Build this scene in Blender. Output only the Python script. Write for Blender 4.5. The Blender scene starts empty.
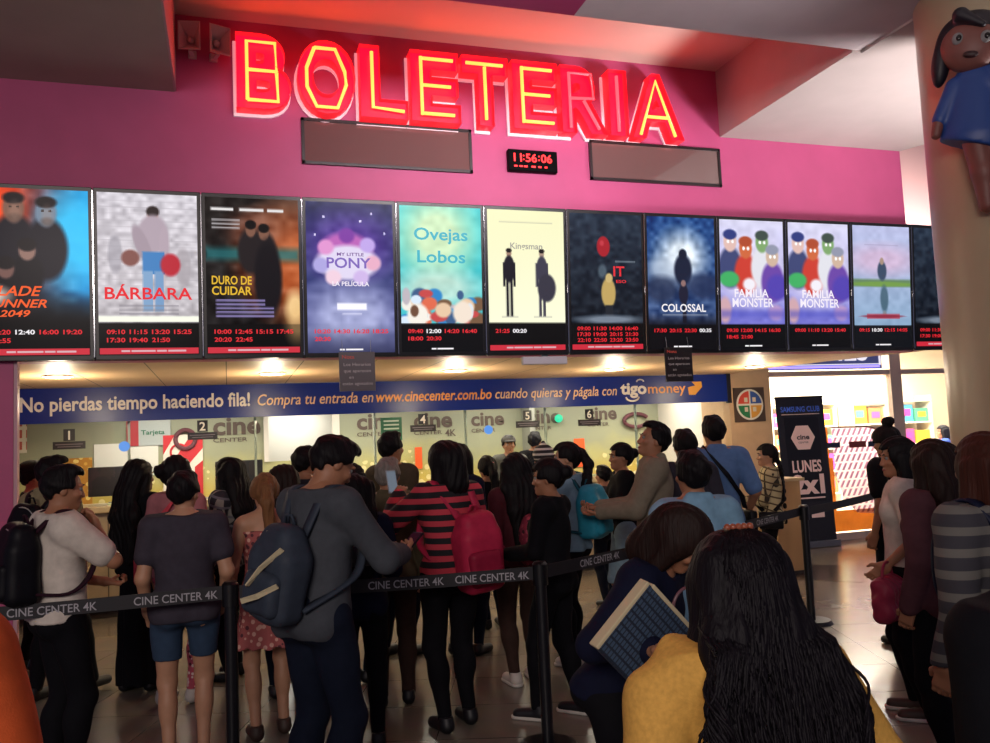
import bpy, bmesh, math, random
import numpy as np
from mathutils import Matrix, Vector

# ------------------------------------------------------------------ camera, world, lights, exposure
scene = bpy.context.scene
COL = scene.collection
cam_data = bpy.data.cameras.new('camera')
cam_data.sensor_width = 36.0
cam_data.lens = 36.0 * 836.77 / 990.0
cam_data.clip_start = 0.05
cam = bpy.data.objects.new('camera', cam_data)
COL.objects.link(cam)
def cam_matrix(yaw, pitch, roll, h):
    f = np.array([math.sin(yaw)*math.cos(pitch), math.cos(yaw)*math.cos(pitch), math.sin(pitch)])
    r = np.array([math.cos(yaw), -math.sin(yaw), 0.0])
    u = np.cross(r, f)
    r2 = r*math.cos(roll) + u*math.sin(roll)
    u2 = -r*math.sin(roll) + u*math.cos(roll)
    m = Matrix.Identity(4)
    for i in range(3):
        m[i][0], m[i][1], m[i][2] = r2[i], u2[i], -f[i]
    m[2][3] = h
    return m
cam.matrix_world = cam_matrix(0.31169, 0.08191, -0.04453, 1.65)
scene.camera = cam

world = bpy.data.worlds.new('hall_ambience')
scene.world = world
world.use_nodes = True
world.node_tree.nodes['Background'].inputs[0].default_value = (0.36, 0.36, 0.58, 1)
world.node_tree.nodes['Background'].inputs[1].default_value = 0.28

scene.view_settings.view_transform = 'Standard'
scene.view_settings.look = 'None'
scene.view_settings.exposure = 0.0
scene.view_settings.gamma = 1.0
scene.view_settings.use_curve_mapping = False

def area(name, loc, target, size, power, color, size_y=None, spread=180):
    d = bpy.data.lights.new(name, 'AREA')
    d.energy = power; d.color = color; d.size = size
    if size_y: d.shape = 'RECTANGLE'; d.size_y = size_y
    d.spread = math.radians(spread)
    o = bpy.data.objects.new(name, d); COL.objects.link(o)
    o.location = loc
    o.rotation_euler = (Vector(target) - Vector(loc)).to_track_quat('-Z', 'Y').to_euler()
    return o
# hall daylight from the glazed entrance behind and left of the queue
area('entrance_daylight', (-2.5, -4.0, 3.9), (2.2, 6.9, 3.4), 3.0, 290, (1.0, 0.86, 0.80), 1.8)
# added fill lamp without a fixture, brightening the upper wall
area('upper_wall_fill', (2.4, 3.4, 4.4), (2.4, 6.95, 3.95), 3.0, 30, (1.0, 0.88, 0.92), 0.3, 70)
# unseen fill lamp added off to the right, aimed up to lift the ceiling there
area('right_ceiling_fill', (8.3, 3.0, 1.3), (6.0, 5.0, 4.55), 2.0, 110, (1.0, 0.90, 0.88), 1.0, 65)
area('shop_wall_fill', (10.7, 8.4, 3.9), (9.9, 10.15, 4.5), 0.8, 50, (1.0, 0.82, 0.80), 0.5, 100)  # extra lamp out of view, added to brighten the wall above the shop
# fluorescent tubes over the ticket clerks
for x in (-0.6, 1.6, 3.8, 5.6):
    area('booth_ceiling_light', (x, 10.75, 2.36), (x, 10.75, 0), 1.6, 38, (1.0, 0.93, 0.78), 0.5)
# strip light in the bright doorway at the back of the booth
area('doorway_light', (0.95, 12.6, 2.34), (0.95, 12.4, 0), 0.7, 20, (1.0, 0.97, 0.88), 0.6)
# shop lighting
for x in (8.4, 10.6, 12.6):
    area('shop_ceiling_light', (x, 12.2, 3.3), (x, 12.2, 0), 1.9, 400, (1.0, 0.92, 0.78), 2.4)

# ------------------------------------------------------------------ small helpers
def lin(c):
    if isinstance(c, str):
        c = c.lstrip('#'); c = [int(c[i:i+2], 16)/255 for i in (0, 2, 4)]
    return tuple((v/12.92 if v <= 0.04045 else ((v+0.055)/1.055)**2.4) for v in c)

MATS = {}
def mat(name, col='#808080', rough=0.6, metal=0.0, emit=None, strength=0.0, spec=0.5, noise=0.0, nscale=30.0, bump=0.0, bscale=120.0, sheen=0.0, stretch=None, coat=0.0):
    if name in MATS: return MATS[name]
    m = bpy.data.materials.new(name); m.use_nodes = True
    nt = m.node_tree; b = nt.nodes['Principled BSDF']
    c = lin(col)
    b.inputs['Base Color'].default_value = (*c, 1)
    b.inputs['Roughness'].default_value = rough
    b.inputs['Metallic'].default_value = metal
    b.inputs['Specular IOR Level'].default_value = spec
    b.inputs['Sheen Weight'].default_value = sheen
    b.inputs['Coat Weight'].default_value = coat
    if emit:
        b.inputs['Emission Color'].default_value = (*lin(emit), 1)
        b.inputs['Emission Strength'].default_value = strength
    if noise or bump:
        tc = nt.nodes.new('ShaderNodeTexCoord')
        src = tc.outputs['Object']
        if stretch:
            mp = nt.nodes.new('ShaderNodeMapping'); mp.inputs['Scale'].default_value = stretch
            nt.links.new(src, mp.inputs[0]); src = mp.outputs[0]
    if noise:
        n = nt.nodes.new('ShaderNodeTexNoise'); n.inputs['Scale'].default_value = nscale; n.inputs['Detail'].default_value = 4
        nt.links.new(src, n.inputs['Vector'])
        r = nt.nodes.new('ShaderNodeValToRGB')
        r.color_ramp.elements[0].position = 0.3; r.color_ramp.elements[1].position = 0.7
        r.color_ramp.elements[0].color = (*[max(0, v*(1-noise)) for v in c], 1)
        r.color_ramp.elements[1].color = (*[min(1, v*(1+noise)) for v in c], 1)
        nt.links.new(n.outputs['Fac'], r.inputs[0]); nt.links.new(r.outputs[0], b.inputs['Base Color'])
    if bump:
        n2 = nt.nodes.new('ShaderNodeTexNoise'); n2.inputs['Scale'].default_value = bscale
        nt.links.new(src, n2.inputs['Vector'])
        bp = nt.nodes.new('ShaderNodeBump'); bp.inputs['Strength'].default_value = bump; bp.inputs['Distance'].default_value = 0.01
        nt.links.new(n2.outputs['Fac'], bp.inputs['Height']); nt.links.new(bp.outputs[0], b.inputs['Normal'])
    MATS[name] = m
    return m

def nodes_of(name, rough=0.7, sheen=0.0):
    m = mat(name, rough=rough, sheen=sheen); nt = m.node_tree
    tc = nt.nodes.new('ShaderNodeTexCoord')
    return m, nt, nt.nodes['Principled BSDF'], tc.outputs['Object']
def math_node(nt, op, a, b=None):
    n = nt.nodes.new('ShaderNodeMath'); n.operation = op
    for i, v in enumerate((a, b)):
        if v is None: continue
        if isinstance(v, (int, float)): n.inputs[i].default_value = v
        else: nt.links.new(v, n.inputs[i])
    return n.outputs[0]
def mixcol(nt, fac, a, b):
    n = nt.nodes.new('ShaderNodeMix'); n.data_type = 'RGBA'
    nt.links.new(fac, n.inputs[0])
    for sock, v in ((n.inputs[6], a), (n.inputs[7], b)):
        if isinstance(v, str): sock.default_value = (*lin(v), 1)
        else: nt.links.new(v, sock)
    return n.outputs[2]
def stripes_mat(name, c1, c2, freq, duty=0.5, axis=2, rough=0.85):
    if name in MATS: return MATS[name]
    m, nt, b, obj = nodes_of(name, rough)
    s = nt.nodes.new('ShaderNodeSeparateXYZ'); nt.links.new(obj, s.inputs[0])
    fr = math_node(nt, 'FRACT', math_node(nt, 'MULTIPLY', s.outputs[axis], freq))
    f = math_node(nt, 'GREATER_THAN', fr, duty)
    nt.links.new(mixcol(nt, f, c1, c2), b.inputs['Base Color'])
    return m
def plaid_mat(name, base, line, freq=14, width=0.22, line2=None, rough=0.85):
    if name in MATS: return MATS[name]
    m, nt, b, obj = nodes_of(name, rough)
    s = nt.nodes.new('ShaderNodeSeparateXYZ'); nt.links.new(obj, s.inputs[0])
    h = math_node(nt, 'ADD', s.outputs[0], s.outputs[1])
    g = math_node(nt, 'SUBTRACT', s.outputs[2], math_node(nt, 'MULTIPLY', s.outputs[1], 0.35))
    f1 = math_node(nt, 'LESS_THAN', math_node(nt, 'FRACT', math_node(nt, 'MULTIPLY', h, freq)), width)
    f2 = math_node(nt, 'LESS_THAN', math_node(nt, 'FRACT', math_node(nt, 'MULTIPLY', g, freq)), width)
    c = mixcol(nt, f1, base, line)
    c = mixcol(nt, f2, c, line2 or line)
    nt.links.new(c, b.inputs['Base Color'])
    return m
def floral_mat(name, base, c1, c2, scale=28, rough=0.85):
    if name in MATS: return MATS[name]
    m, nt, b, obj = nodes_of(name, rough)
    v = nt.nodes.new('ShaderNodeTexVoronoi'); v.inputs['Scale'].default_value = scale
    nt.links.new(obj, v.inputs['Vector'])
    f = math_node(nt, 'LESS_THAN', v.outputs['Distance'], 0.38)
    sp = nt.nodes.new('ShaderNodeSeparateColor'); nt.links.new(v.outputs['Color'], sp.inputs[0])
    f2 = math_node(nt, 'GREATER_THAN', sp.outputs[0], 0.5)
    c = mixcol(nt, f2, c1, c2)
    nt.links.new(mixcol(nt, f, base, c), b.inputs['Base Color'])
    return m
def glass_mat(name, tint=(1, 1, 1), refl=0.06):
    if name in MATS: return MATS[name]
    m = bpy.data.materials.new(name); m.use_nodes = True; nt = m.node_tree
    nt.nodes.clear()
    out = nt.nodes.new('ShaderNodeOutputMaterial'); mx = nt.nodes.new('ShaderNodeMixShader')
    t = nt.nodes.new('ShaderNodeBsdfTransparent'); g = nt.nodes.new('ShaderNodeBsdfGlossy')
    t.inputs[0].default_value = (*tint, 1); g.inputs['Roughness'].default_value = 0.02
    fr = nt.nodes.new('ShaderNodeFresnel'); fr.inputs[0].default_value = 1.35
    nt.links.new(fr.outputs[0], mx.inputs[0])
    nt.links.new(t.outputs[0], mx.inputs[1]); nt.links.new(g.outputs[0], mx.inputs[2])
    nt.links.new(mx.outputs[0], out.inputs[0])
    MATS[name] = m
    return m

class MB:
    """collects simple solids into one mesh"""
    def __init__(s): s.bm = bmesh.new()
    def box(s, c, size, R=None, bevel=0.0):
        r = bmesh.ops.create_cube(s.bm, size=1.0)
        M = Matrix.Translation(c) @ (R.to_4x4() if R else Matrix.Identity(4)) @ Matrix.Diagonal((*size, 1))
        bmesh.ops.transform(s.bm, matrix=M, verts=r['verts'])
        if bevel:
            es = list({e for v in r['verts'] for e in v.link_edges})
            bmesh.ops.bevel(s.bm, geom=es, offset=bevel, segments=2, affect='EDGES', profile=0.5)
        return s
    def bx(s, x0, x1, y0, y1, z0, z1, bevel=0.0):
        return s.box(((x0+x1)/2, (y0+y1)/2, (z0+z1)/2), (abs(x1-x0), abs(y1-y0), abs(z1-z0)), None, bevel)
    def cyl(s, a, b, r1, r2=None, seg=20, caps=True):
        a = Vector(a); b = Vector(b); d = b-a
        r = bmesh.ops.create_cone(s.bm, cap_ends=caps, segments=seg, radius1=r1, radius2=r1 if r2 is None else r2, depth=d.length)
        M = Matrix.Translation((a+b)/2) @ d.to_track_quat('Z', 'Y').to_matrix().to_4x4()
        bmesh.ops.transform(s.bm, matrix=M, verts=r['verts']); return s
    def sph(s, c, r, seg=14, R=None):
        if isinstance(r, (int, float)): r = (r, r, r)
        q = bmesh.ops.create_uvsphere(s.bm, u_segments=seg, v_segments=max(6, seg//2+2), radius=1)
        M = Matrix.Translation(c) @ (R.to_4x4() if R else Matrix.Identity(4)) @ Matrix.Diagonal((*r, 1))
        bmesh.ops.transform(s.bm, matrix=M, verts=q['verts']); return s
    def tube(s, pts, r, seg=8, flat=None):
        """swept tube; flat=(width,thickness, normalhint) makes a ribbon"""
        P = [Vector(p) for p in pts]; n = len(P); rings = []
        up = Vector(flat[2]) if flat else Vector((0.13, 0.21, 1))
        for i in range(n):
            t = (P[min(i+1, n-1)] - P[max(i-1, 0)]).normalized()
            u = up if not callable(r) else up
            b = t.cross(u)
            if b.length < 1e-4: b = t.cross(Vector((1, 0, 0.1)))
            b.normalize(); nn = b.cross(t).normalized()
            ring = []
            for k in range(seg):
                a = 2*math.pi*k/seg
                if flat: w, th = flat[0]/2, flat[1]/2
                else:
                    rr = r[i] if isinstance(r, (list, tuple)) else r
                    w = th = rr
                ring.append(s.bm.verts.new(P[i] + b*(math.cos(a)*w) + nn*(math.sin(a)*th)))
            rings.append(ring)
        for i in range(n-1):
            for k in range(seg):
                s.bm.faces.new((rings[i][k], rings[i][(k+1) % seg], rings[i+1][(k+1) % seg], rings[i+1][k]))
        s.bm.faces.new(rings[0][::-1]); s.bm.faces.new(rings[-1]); return s
    def prism(s, poly, y0, y1, plane='xz'):
        def P(u, v, w): return (u, w, v) if plane == 'xz' else (u, v, w)
        A = [s.bm.verts.new(P(u, v, y0)) for u, v in poly]; B = [s.bm.verts.new(P(u, v, y1)) for u, v in poly]
        n = len(poly)
        s.bm.faces.new(A); s.bm.faces.new(B[::-1])
        for i in range(n): s.bm.faces.new((A[i], B[i], B[(i+1) % n], A[(i+1) % n]))
        return s
    def mesh(s, name):
        bmesh.ops.recalc_face_normals(s.bm, faces=s.bm.faces[:])
        me = bpy.data.meshes.new(name); s.bm.to_mesh(me); s.bm.free(); return me

def smooth_mesh(me, angle=None):
    me.polygons.foreach_set('use_smooth', [True]*len(me.polygons))
    if angle: me.set_sharp_from_angle(angle=math.radians(angle))
def put(name, geo, m, parent=None, loc=None, rot=None, smooth=None):
    me = geo.mesh(name) if isinstance(geo, MB) else geo
    if smooth: smooth_mesh(me, smooth if smooth is not True else None)
    if m is not None:
        me.materials.clear()
        for mm in (m if isinstance(m, (list, tuple)) else [m]): me.materials.append(mm)
    o = bpy.data.objects.new(name, me); COL.objects.link(o)
    if parent: o.parent = parent
    if loc: o.location = loc
    if rot: o.rotation_euler = rot
    return o
def tag(o, label, cat, group=None, kind=None):
    o['label'] = label; o['category'] = cat
    if group: o['group'] = group
    if kind: o['kind'] = kind
    return o
def thing(name, label, cat, loc=(0, 0, 0), rot=(0, 0, 0), group=None):
    o = bpy.data.objects.new(name, None); COL.objects.link(o)
    o.empty_display_size = 0.1; o.location = loc; o.rotation_euler = rot
    return tag(o, label, cat, group)
def struct(name, geo, m, loc=None, smooth=None):
    o = put(name, geo, m, None, loc, None, smooth); o['kind'] = 'structure'; return o

def text_mesh(body, width=None, height=None, bold=0.0, shear=0.0, extrude=0.0, align='LEFT', fill=True, stretch=True, spacing=1.0):
    """lettering in the local XY plane, baseline at y=0, scaled to the width and the cap height"""
    cu = bpy.data.curves.new('lettering', 'FONT'); cu.body = body; cu.size = 1.0
    cu.offset = bold; cu.shear = shear; cu.resolution_u = 3; cu.space_character = spacing
    o = bpy.data.objects.new('lettering', cu); COL.objects.link(o)
    bpy.context.view_layer.update()
    dg = bpy.context.evaluated_depsgraph_get()
    me = bpy.data.meshes.new_from_object(o.evaluated_get(dg))
    bpy.data.objects.remove(o); bpy.data.curves.remove(cu)
    n = len(me.vertices); co = np.empty(n*3, np.float32); me.vertices.foreach_get('co', co); co = co.reshape(-1, 3)
    cap = 0.729
    w = co[:, 0].max()-co[:, 0].min()
    sy = (height/cap) if height else width/w
    sx = (width/w) if (width and (stretch or not height)) else sy
    co[:, 0] = (co[:, 0]-co[:, 0].min())*sx; co[:, 1] *= sy
    if align == 'CENTER': co[:, 0] -= w*sx/2
    me.vertices.foreach_set('co', co.ravel()); me.update()
    return me
RX90 = (math.pi/2, 0, 0)
def lettering(name, body, parent, m, loc, rot=RX90, **kw):
    return put(name, text_mesh(body, **kw), m, parent, loc, rot)

# ------------------------------------------------------------------ implicit surfaces (bodies, hair, clothes)
def smin(a, b, k):
    if k <= 0: return np.minimum(a, b)
    h = np.maximum(k-np.abs(a-b), 0)/k
    return np.minimum(a, b)-h*h*k*0.25
class SDF:
    def __init__(s, h): s.ops = []; s.h = h; s.lo = np.full(3, 9.0); s.hi = np.full(3, -9.0)
    def _add(s, lo, hi, fn, k, mode):
        if mode == 'u': s.lo = np.minimum(s.lo, lo); s.hi = np.maximum(s.hi, hi)
        s.ops.append((np.array(lo), np.array(hi), fn, k, mode)); return s
    def cone(s, a, b, ra, rb, k=0.02, flat=None, mode='u'):
        a = np.array(a, float); b = np.array(b, float); r = max(ra, rb)
        def fn(X, Y, Z):
            px, py, pz = X-a[0], Y-a[1], Z-a[2]; d = b-a; sc = 1.0
            if flat is not None:
                ax = np.array(flat[0], float); ax /= np.linalg.norm(ax); f = 1/flat[1]-1
                q = (px*ax[0]+py*ax[1]+pz*ax[2])*f
                px, py, pz = px+q*ax[0], py+q*ax[1], pz+q*ax[2]
                d = d+ax*(d@ax)*f; sc = min(1.0, flat[1])
            L2 = max(d@d, 1e-9)
            t = np.clip((px*d[0]+py*d[1]+pz*d[2])/L2, 0, 1)
            return (np.sqrt((px-t*d[0])**2+(py-t*d[1])**2+(pz-t*d[2])**2)-(ra+(rb-ra)*t))*sc
        m = r*max(1.0, flat[1] if flat else 1.0)
        return s._add(np.minimum(a, b)-m, np.maximum(a, b)+m, fn, k, mode)
    def chain(s, pts, rs, k=0.02, flat=None):
        for i in range(len(pts)-1): s.cone(pts[i], pts[i+1], rs[i], rs[i+1], k, flat)
        return s
    def ell(s, c, r, k=0.02, R=None, mode='u'):
        c = np.array(c, float); r = np.array(r, float); Rm = np.eye(3) if R is None else np.array(R)
        def fn(X, Y, Z):
            x, y, z = X-c[0], Y-c[1], Z-c[2]
            u = (x*Rm[0, 0]+y*Rm[1, 0]+z*Rm[2, 0])/r[0]; v = (x*Rm[0, 1]+y*Rm[1, 1]+z*Rm[2, 1])/r[1]; w = (x*Rm[0, 2]+y*Rm[1, 2]+z*Rm[2, 2])/r[2]
            k0 = np.sqrt(u*u+v*v+w*w); k1 = np.sqrt((u/r[0])**2+(v/r[1])**2+(w/r[2])**2)
            return k0*(k0-1)/np.maximum(k1, 1e-6)
        m = np.abs(Rm)@r
        return s._add(c-m, c+m, fn, k, mode)
    def box(s, c, half, rd, k=0.01, R=None, mode='u'):
        c = np.array(c, float); hf = np.array(half, float)-rd; Rm = np.eye(3) if R is None else np.array(R)
        def fn(X, Y, Z):
            x, y, z = X-c[0], Y-c[1], Z-c[2]
            u = np.abs(x*Rm[0, 0]+y*Rm[1, 0]+z*Rm[2, 0])-hf[0]; v = np.abs(x*Rm[0, 1]+y*Rm[1, 1]+z*Rm[2, 1])-hf[1]; w = np.abs(x*Rm[0, 2]+y*Rm[1, 2]+z*Rm[2, 2])-hf[2]
            return np.sqrt(np.maximum(u, 0)**2+np.maximum(v, 0)**2+np.maximum(w, 0)**2)+np.minimum(np.maximum(u, np.maximum(v, w)), 0)-rd
        m = np.abs(Rm)@np.array(half, float)
        return s._add(c-m, c+m, fn, k, mode)
    def plane(s, p, n):
        """keep the side behind the plane"""
        p = np.array(p, float); n = np.array(n, float)/np.linalg.norm(n)
        s.ops.append((None, None, lambda X, Y, Z: (X-p[0])*n[0]+(Y-p[1])*n[1]+(Z-p[2])*n[2], 0, 'i')); return s
    def disp(s, fn): s.ops.append((None, None, fn, 0, 'd')); return s
    def mesh(s, name, scale=1.0, extra=None):
        h = s.h; lo = s.lo-3*h-0.01; hi = s.hi+3*h+0.01
        n = np.ceil((hi-lo)/h).astype(int)+1
        ax = [(lo[i]+h*np.arange(n[i])).astype(np.float32) for i in range(3)]
        F = np.full(n, 0.25, np.float32)
        for l, u, fn, k, mode in s.ops:
            if l is None:
                d = fn(ax[0][:, None, None], ax[1][None, :, None], ax[2][None, None, :])
                F = np.maximum(F, d) if mode == 'i' else F+d
                continue
            m = k+2.5*h
            i0 = np.clip(np.floor((l-m-lo)/h).astype(int), 0, n-1); i1 = np.clip(np.ceil((u+m-lo)/h).astype(int)+1, 1, n)
            if (i1 <= i0).any(): continue
            sl = tuple(slice(a, b) for a, b in zip(i0, i1))
            d = fn(ax[0][sl[0]][:, None, None], ax[1][sl[1]][None, :, None], ax[2][sl[2]][None, None, :]).astype(np.float32)
            if mode == 'u': F[sl] = smin(F[sl], d, k)
            elif mode == 's': F[sl] = -smin(-F[sl], d, k)
        V, Q = surface_nets(F, lo, h)
        return V*scale, Q
def surface_nets(F, lo, h):
    S = F < 0
    c = [(i, j, k) for i in (0, 1) for j in (0, 1) for k in (0, 1)]
    def sub(A, o): return A[o[0]:A.shape[0]-1+o[0], o[1]:A.shape[1]-1+o[1], o[2]:A.shape[2]-1+o[2]]
    cnt = np.zeros(np.array(F.shape)-1, np.int8)
    for o in c: cnt += sub(S, o)
    act = np.argwhere((cnt > 0) & (cnt < 8))
    if len(act) == 0: return np.zeros((0, 3)), np.zeros((0, 4), int)
    idx = np.full(cnt.shape, -1, np.int64); idx[act[:, 0], act[:, 1], act[:, 2]] = np.arange(len(act))
    pos = np.zeros((len(act), 3)); num = np.zeros(len(act))
    vals = {o: F[act[:, 0]+o[0], act[:, 1]+o[1], act[:, 2]+o[2]] for o in c}
    for o in c:
        for a in range(3):
            if o[a]: continue
            q = list(o); q[a] = 1; q = tuple(q)
            f0, f1 = vals[o], vals[q]; m = (f0 < 0) != (f1 < 0)
            t = np.where(m, f0/np.where(m, f0-f1, 1), 0)
            p = np.array(o, float)[None, :].repeat(len(act), 0); p[:, a] = t
            pos += p*m[:, None]; num += m
    V = lo+(act+pos/num[:, None])*h
    Q = []
    for a in range(3):
        b, d = (a+1) % 3, (a+2) % 3
        s0 = [slice(None)]*3; s1 = [slice(None)]*3; s0[a] = slice(0, -1); s1[a] = slice(1, None)
        A, B = S[tuple(s0)], S[tuple(s1)]
        E = np.argwhere(A != B); E = E[(E[:, b] > 0) & (E[:, d] > 0) & (E[:, b] < F.shape[b]-1) & (E[:, d] < F.shape[d]-1)]
        if not len(E): continue
        flip = A[E[:, 0], E[:, 1], E[:, 2]]
        def at(db, dd):
            e = E.copy(); e[:, b] += db; e[:, d] += dd; return idx[e[:, 0], e[:, 1], e[:, 2]]
        q = np.stack([at(-1, -1), at(0, -1), at(0, 0), at(-1, 0)], 1)
        q[~flip] = q[~flip][:, ::-1]
        Q.append(q)
    return V, np.concatenate(Q)
def mesh_np(name, parts):
    Vs, Qs, off = [], [], 0
    for V, Q in parts:
        Vs.append(V); Qs.append(Q+off); off += len(V)
    V = np.concatenate(Vs).astype(np.float32); Q = np.concatenate(Qs).astype(np.int32)
    me = bpy.data.meshes.new(name)
    me.vertices.add(len(V)); me.vertices.foreach_set('co', V.ravel())
    me.loops.add(Q.size); me.loops.foreach_set('vertex_index', Q.ravel())
    me.polygons.add(len(Q)); me.polygons.foreach_set('loop_start', np.arange(0, Q.size, 4, dtype=np.int32))
    me.update(calc_edges=True); me.validate()
    me.polygons.foreach_set('use_smooth', np.ones(len(me.polygons), bool))
    return me
# ------------------------------------------------------------------ people
def ROT(ax, deg):
    a = math.radians(deg); c, s = math.cos(a), math.sin(a)
    return np.array({'x': [[1, 0, 0], [0, c, -s], [0, s, c]], 'y': [[c, 0, s], [0, 1, 0], [-s, 0, c]], 'z': [[c, -s, 0], [s, c, 0], [0, 0, 1]]}[ax], float)
def unit(v): v = np.array(v, float); return v/max(np.linalg.norm(v), 1e-9)
def ik(S, T, l1, l2, pole):
    S, T = np.array(S, float), np.array(T, float); d = T-S; L = np.linalg.norm(d)
    if L > (l1+l2)*0.995: T = S+d/L*(l1+l2)*0.995; d = T-S; L = np.linalg.norm(d)
    u = d/L; p = np.array(pole, float); p = unit(p-u*(p@u))
    x = (l1*l1-l2*l2+L*L)/(2*L); y = math.sqrt(max(l1*l1-x*x, 0))
    return S+u*x+p*y, T

SKIN = lambda: mat('brown_skin', '#a06f52', 0.55, noise=0.06, nscale=20)
SKIN_LIGHT = lambda: mat('light_brown_skin', '#b98a6c', 0.55, noise=0.06, nscale=20)
def HAIR(name='black_hair', col='#0d0a0d'):
    return mat(name, col, 0.62, spec=0.18, noise=0.25, nscale=60, bump=0.5, bscale=90, stretch=(1, 1, 0.08))

class Fig:
    """joints of one posed figure, in metres of a 1.70 m body: +Y is forward, +X the right hand"""
    def __init__(s, sex='m', lean=0, twist=0, side=0, head=(0, 0, 0), lw=None, rw=None, lpole=None, rpole=None, feet=None, wide=1.0, drop=0.0):
        s.sex = sex; f = sex == 'f'; s.wide = wide
        s.Rt = ROT('x', -lean)@ROT('y', side); s.R2 = s.Rt@ROT('z', twist); s.piv = np.array([0, 0, 0.94])
        s.sh = (0.160 if f else 0.182)*wide; s.hipw = (0.090 if f else 0.088)*wide
        s.neck = s.t((0, -0.012, 1.475))
        hy, hp_, hr = head
        s.Rh = s.Rt@ROT('z', hy)@ROT('x', hp_)@ROT('y', hr)
        s.arms = {}
        for sg, w, pole in ((-1, lw, lpole), (1, rw, rpole)):
            S = s.t((sg*s.sh, -0.01, 1.388), True)
            T = np.array(w, float) if w is not None else s.t((sg*(s.sh+0.055), 0.03, 0.875), True)
            E, T = ik(S, T, 0.285, 0.25, pole if pole is not None else (sg*0.35, -0.8, -0.5))
            s.arms[sg] = (S, E, T)
        s.legs = {}
        ft = feet or {}
        for sg in (-1, 1):
            A = np.array(ft.get(sg, (sg*0.095, -0.02+0.03*sg, 0.085)), float)
            H_ = np.array((sg*s.hipw, 0, 0.90))
            K, A = ik(H_, A, 0.425, 0.405, (sg*0.1, 1, 0))
            s.legs[sg] = (H_, K, A)
    def t(s, p, tw=False): return s.piv+(s.R2 if tw else s.Rt)@(np.array(p, float)-s.piv)
    def h(s, p):
        """head space: origin at the top of the neck, which stands at z=1.49"""
        return s.t((0, 0.005, 1.49))+s.Rh@(np.array(p, float)-np.array((0, 0.005, 1.49)))

def torso(S, F, g=0.0, k=0.05, pelvis=True, bust=True):
    f = F.sex == 'f'; w = F.wide; R = F.R2; t = lambda p: F.t(p, True)
    S.ell(t((0, -0.005, 1.275)), ((0.142 if f else 0.162)*w+g, 0.105*min(w, 1.15)+g, 0.19+g*.5), k, R)
    S.ell(t((0, 0.0, 1.10)), ((0.122 if f else 0.14)*w+g, 0.098*w+g, 0.17), k, F.Rt)
    S.cone(t((-F.sh+0.02, -0.015, 1.395)), t((F.sh-0.02, -0.015, 1.395)), 0.052+g, 0.052+g, k)
    for sg in (-1, 1):
        S.cone(t((sg*0.03, -0.02, 1.45)), t((sg*(F.sh-0.03), -0.015, 1.405)), 0.045+g, 0.046+g, k)
        if f and bust: S.ell(t((sg*0.068*w, 0.076, 1.262)), (0.068*w+g*.8, 0.047+g*.6, 0.062+g*.8), 0.04, R)
    if pelvis:
        S.ell(F.t((0, -0.005, 0.95)), ((0.158 if f else 0.15)*w+g, 0.112*w+g, 0.135), k, F.Rt)
        for sg in (-1, 1): S.ell(F.t((sg*0.072*w, -0.052*w, 0.895)), (0.083*w+g, 0.078*w+g, 0.095), 0.04, F.Rt)
def leg(S, F, sg, g=0.0, upto=1.0, hem=None, k=0.03):
    H_, K, A = F.legs[sg]; w = F.wide
    gk = g if hem is None else g
    S.cone(H_, K, 0.082*w+g, 0.052*w**.5+gk, k)
    if upto <= 0.5: return
    ga = hem if hem is not None else g
    S.cone(K, A, 0.050*w**.5+gk, 0.034+ga, k)
    if hem is None or hem < 0.02: S.ell(K*0.68+A*0.32+np.array((0, -0.018, 0)), (0.050+g, 0.052+g, 0.11), 0.03)
def arm(S, F, sg, g=0.0, upto=2.0, k=0.025):
    a, e, w = F.arms[sg]; q = F.wide**.5
    if upto <= 1: S.cone(a, a+(e-a)*upto, 0.050*q+g, (0.050-0.011*upto)*q+g, k)
    else:
        S.cone(a, e, 0.050*q+g, 0.039*q+g, k)
        S.cone(e, e+(w-e)*(upto-1), 0.039*q+g, (0.039-0.013*(upto-1))*q+g, k)
def hand(F, sg, d, n, curl=35, h=0.0055, spread=1.0):
    """palm, four unequal bent fingers and a thumb, as one surface continuing the forearm"""
    d = unit(d); n = unit(np.array(n, float)-d*(np.array(n, float)@d)); l = np.cross(d, n)*sg
    W = F.arms[sg][2]; S = SDF(h)
    R = np.stack([l, d, n], 1)
    S.cone(W-d*0.05, W+d*0.01, 0.027, 0.026, 0.02)
    S.box(W+d*0.05, (0.038, 0.05, 0.0135), 0.012, 0.03, R)
    for i, (off, L) in enumerate(((0.030, 0.068), (0.0105, 0.076), (-0.0095, 0.070), (-0.0285, 0.055))):
        p = W+d*0.092+l*off; a = math.radians(curl*0.45+4*i); dd = unit(d+l*off*1.5*spread)
        r = 0.0092-0.0005*i
        for q, fr in enumerate((0.45, 0.31, 0.24)):
            v = dd*math.cos(a)+n*math.sin(a); e = p+v*L*fr
            S.cone(p, e, r, r*0.93, 0.006); p = e; r *= 0.93; a += math.radians(curl*(1.0 if q == 0 else 0.75))
    p = W+d*0.028+l*0.032; v = unit(l*0.62+d*0.70+n*0.35); e = p+v*0.040
    S.cone(W+d*0.02+l*0.012, p, 0.015, 0.0125, 0.015); S.cone(p, e, 0.0125, 0.0105, 0.01)
    v2 = unit(l*0.15+d*0.85+n*0.5*curl/50); S.cone(e, e+v2*0.030, 0.0105, 0.0085, 0.008)
    return S
def wob(seed, amp=0.004, f=17.0):
    r = random.Random(seed); a, b, c = (r.uniform(0, 6) for _ in range(3))
    return lambda X, Y, Z: amp*(np.sin(f*Z+9*X+a+2*np.sin(11*X+b))*np.cos(f*0.7*Y+6*X+c)+0.6*np.sin(2.1*f*X+1.3*f*Z*0.6+b))

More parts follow.
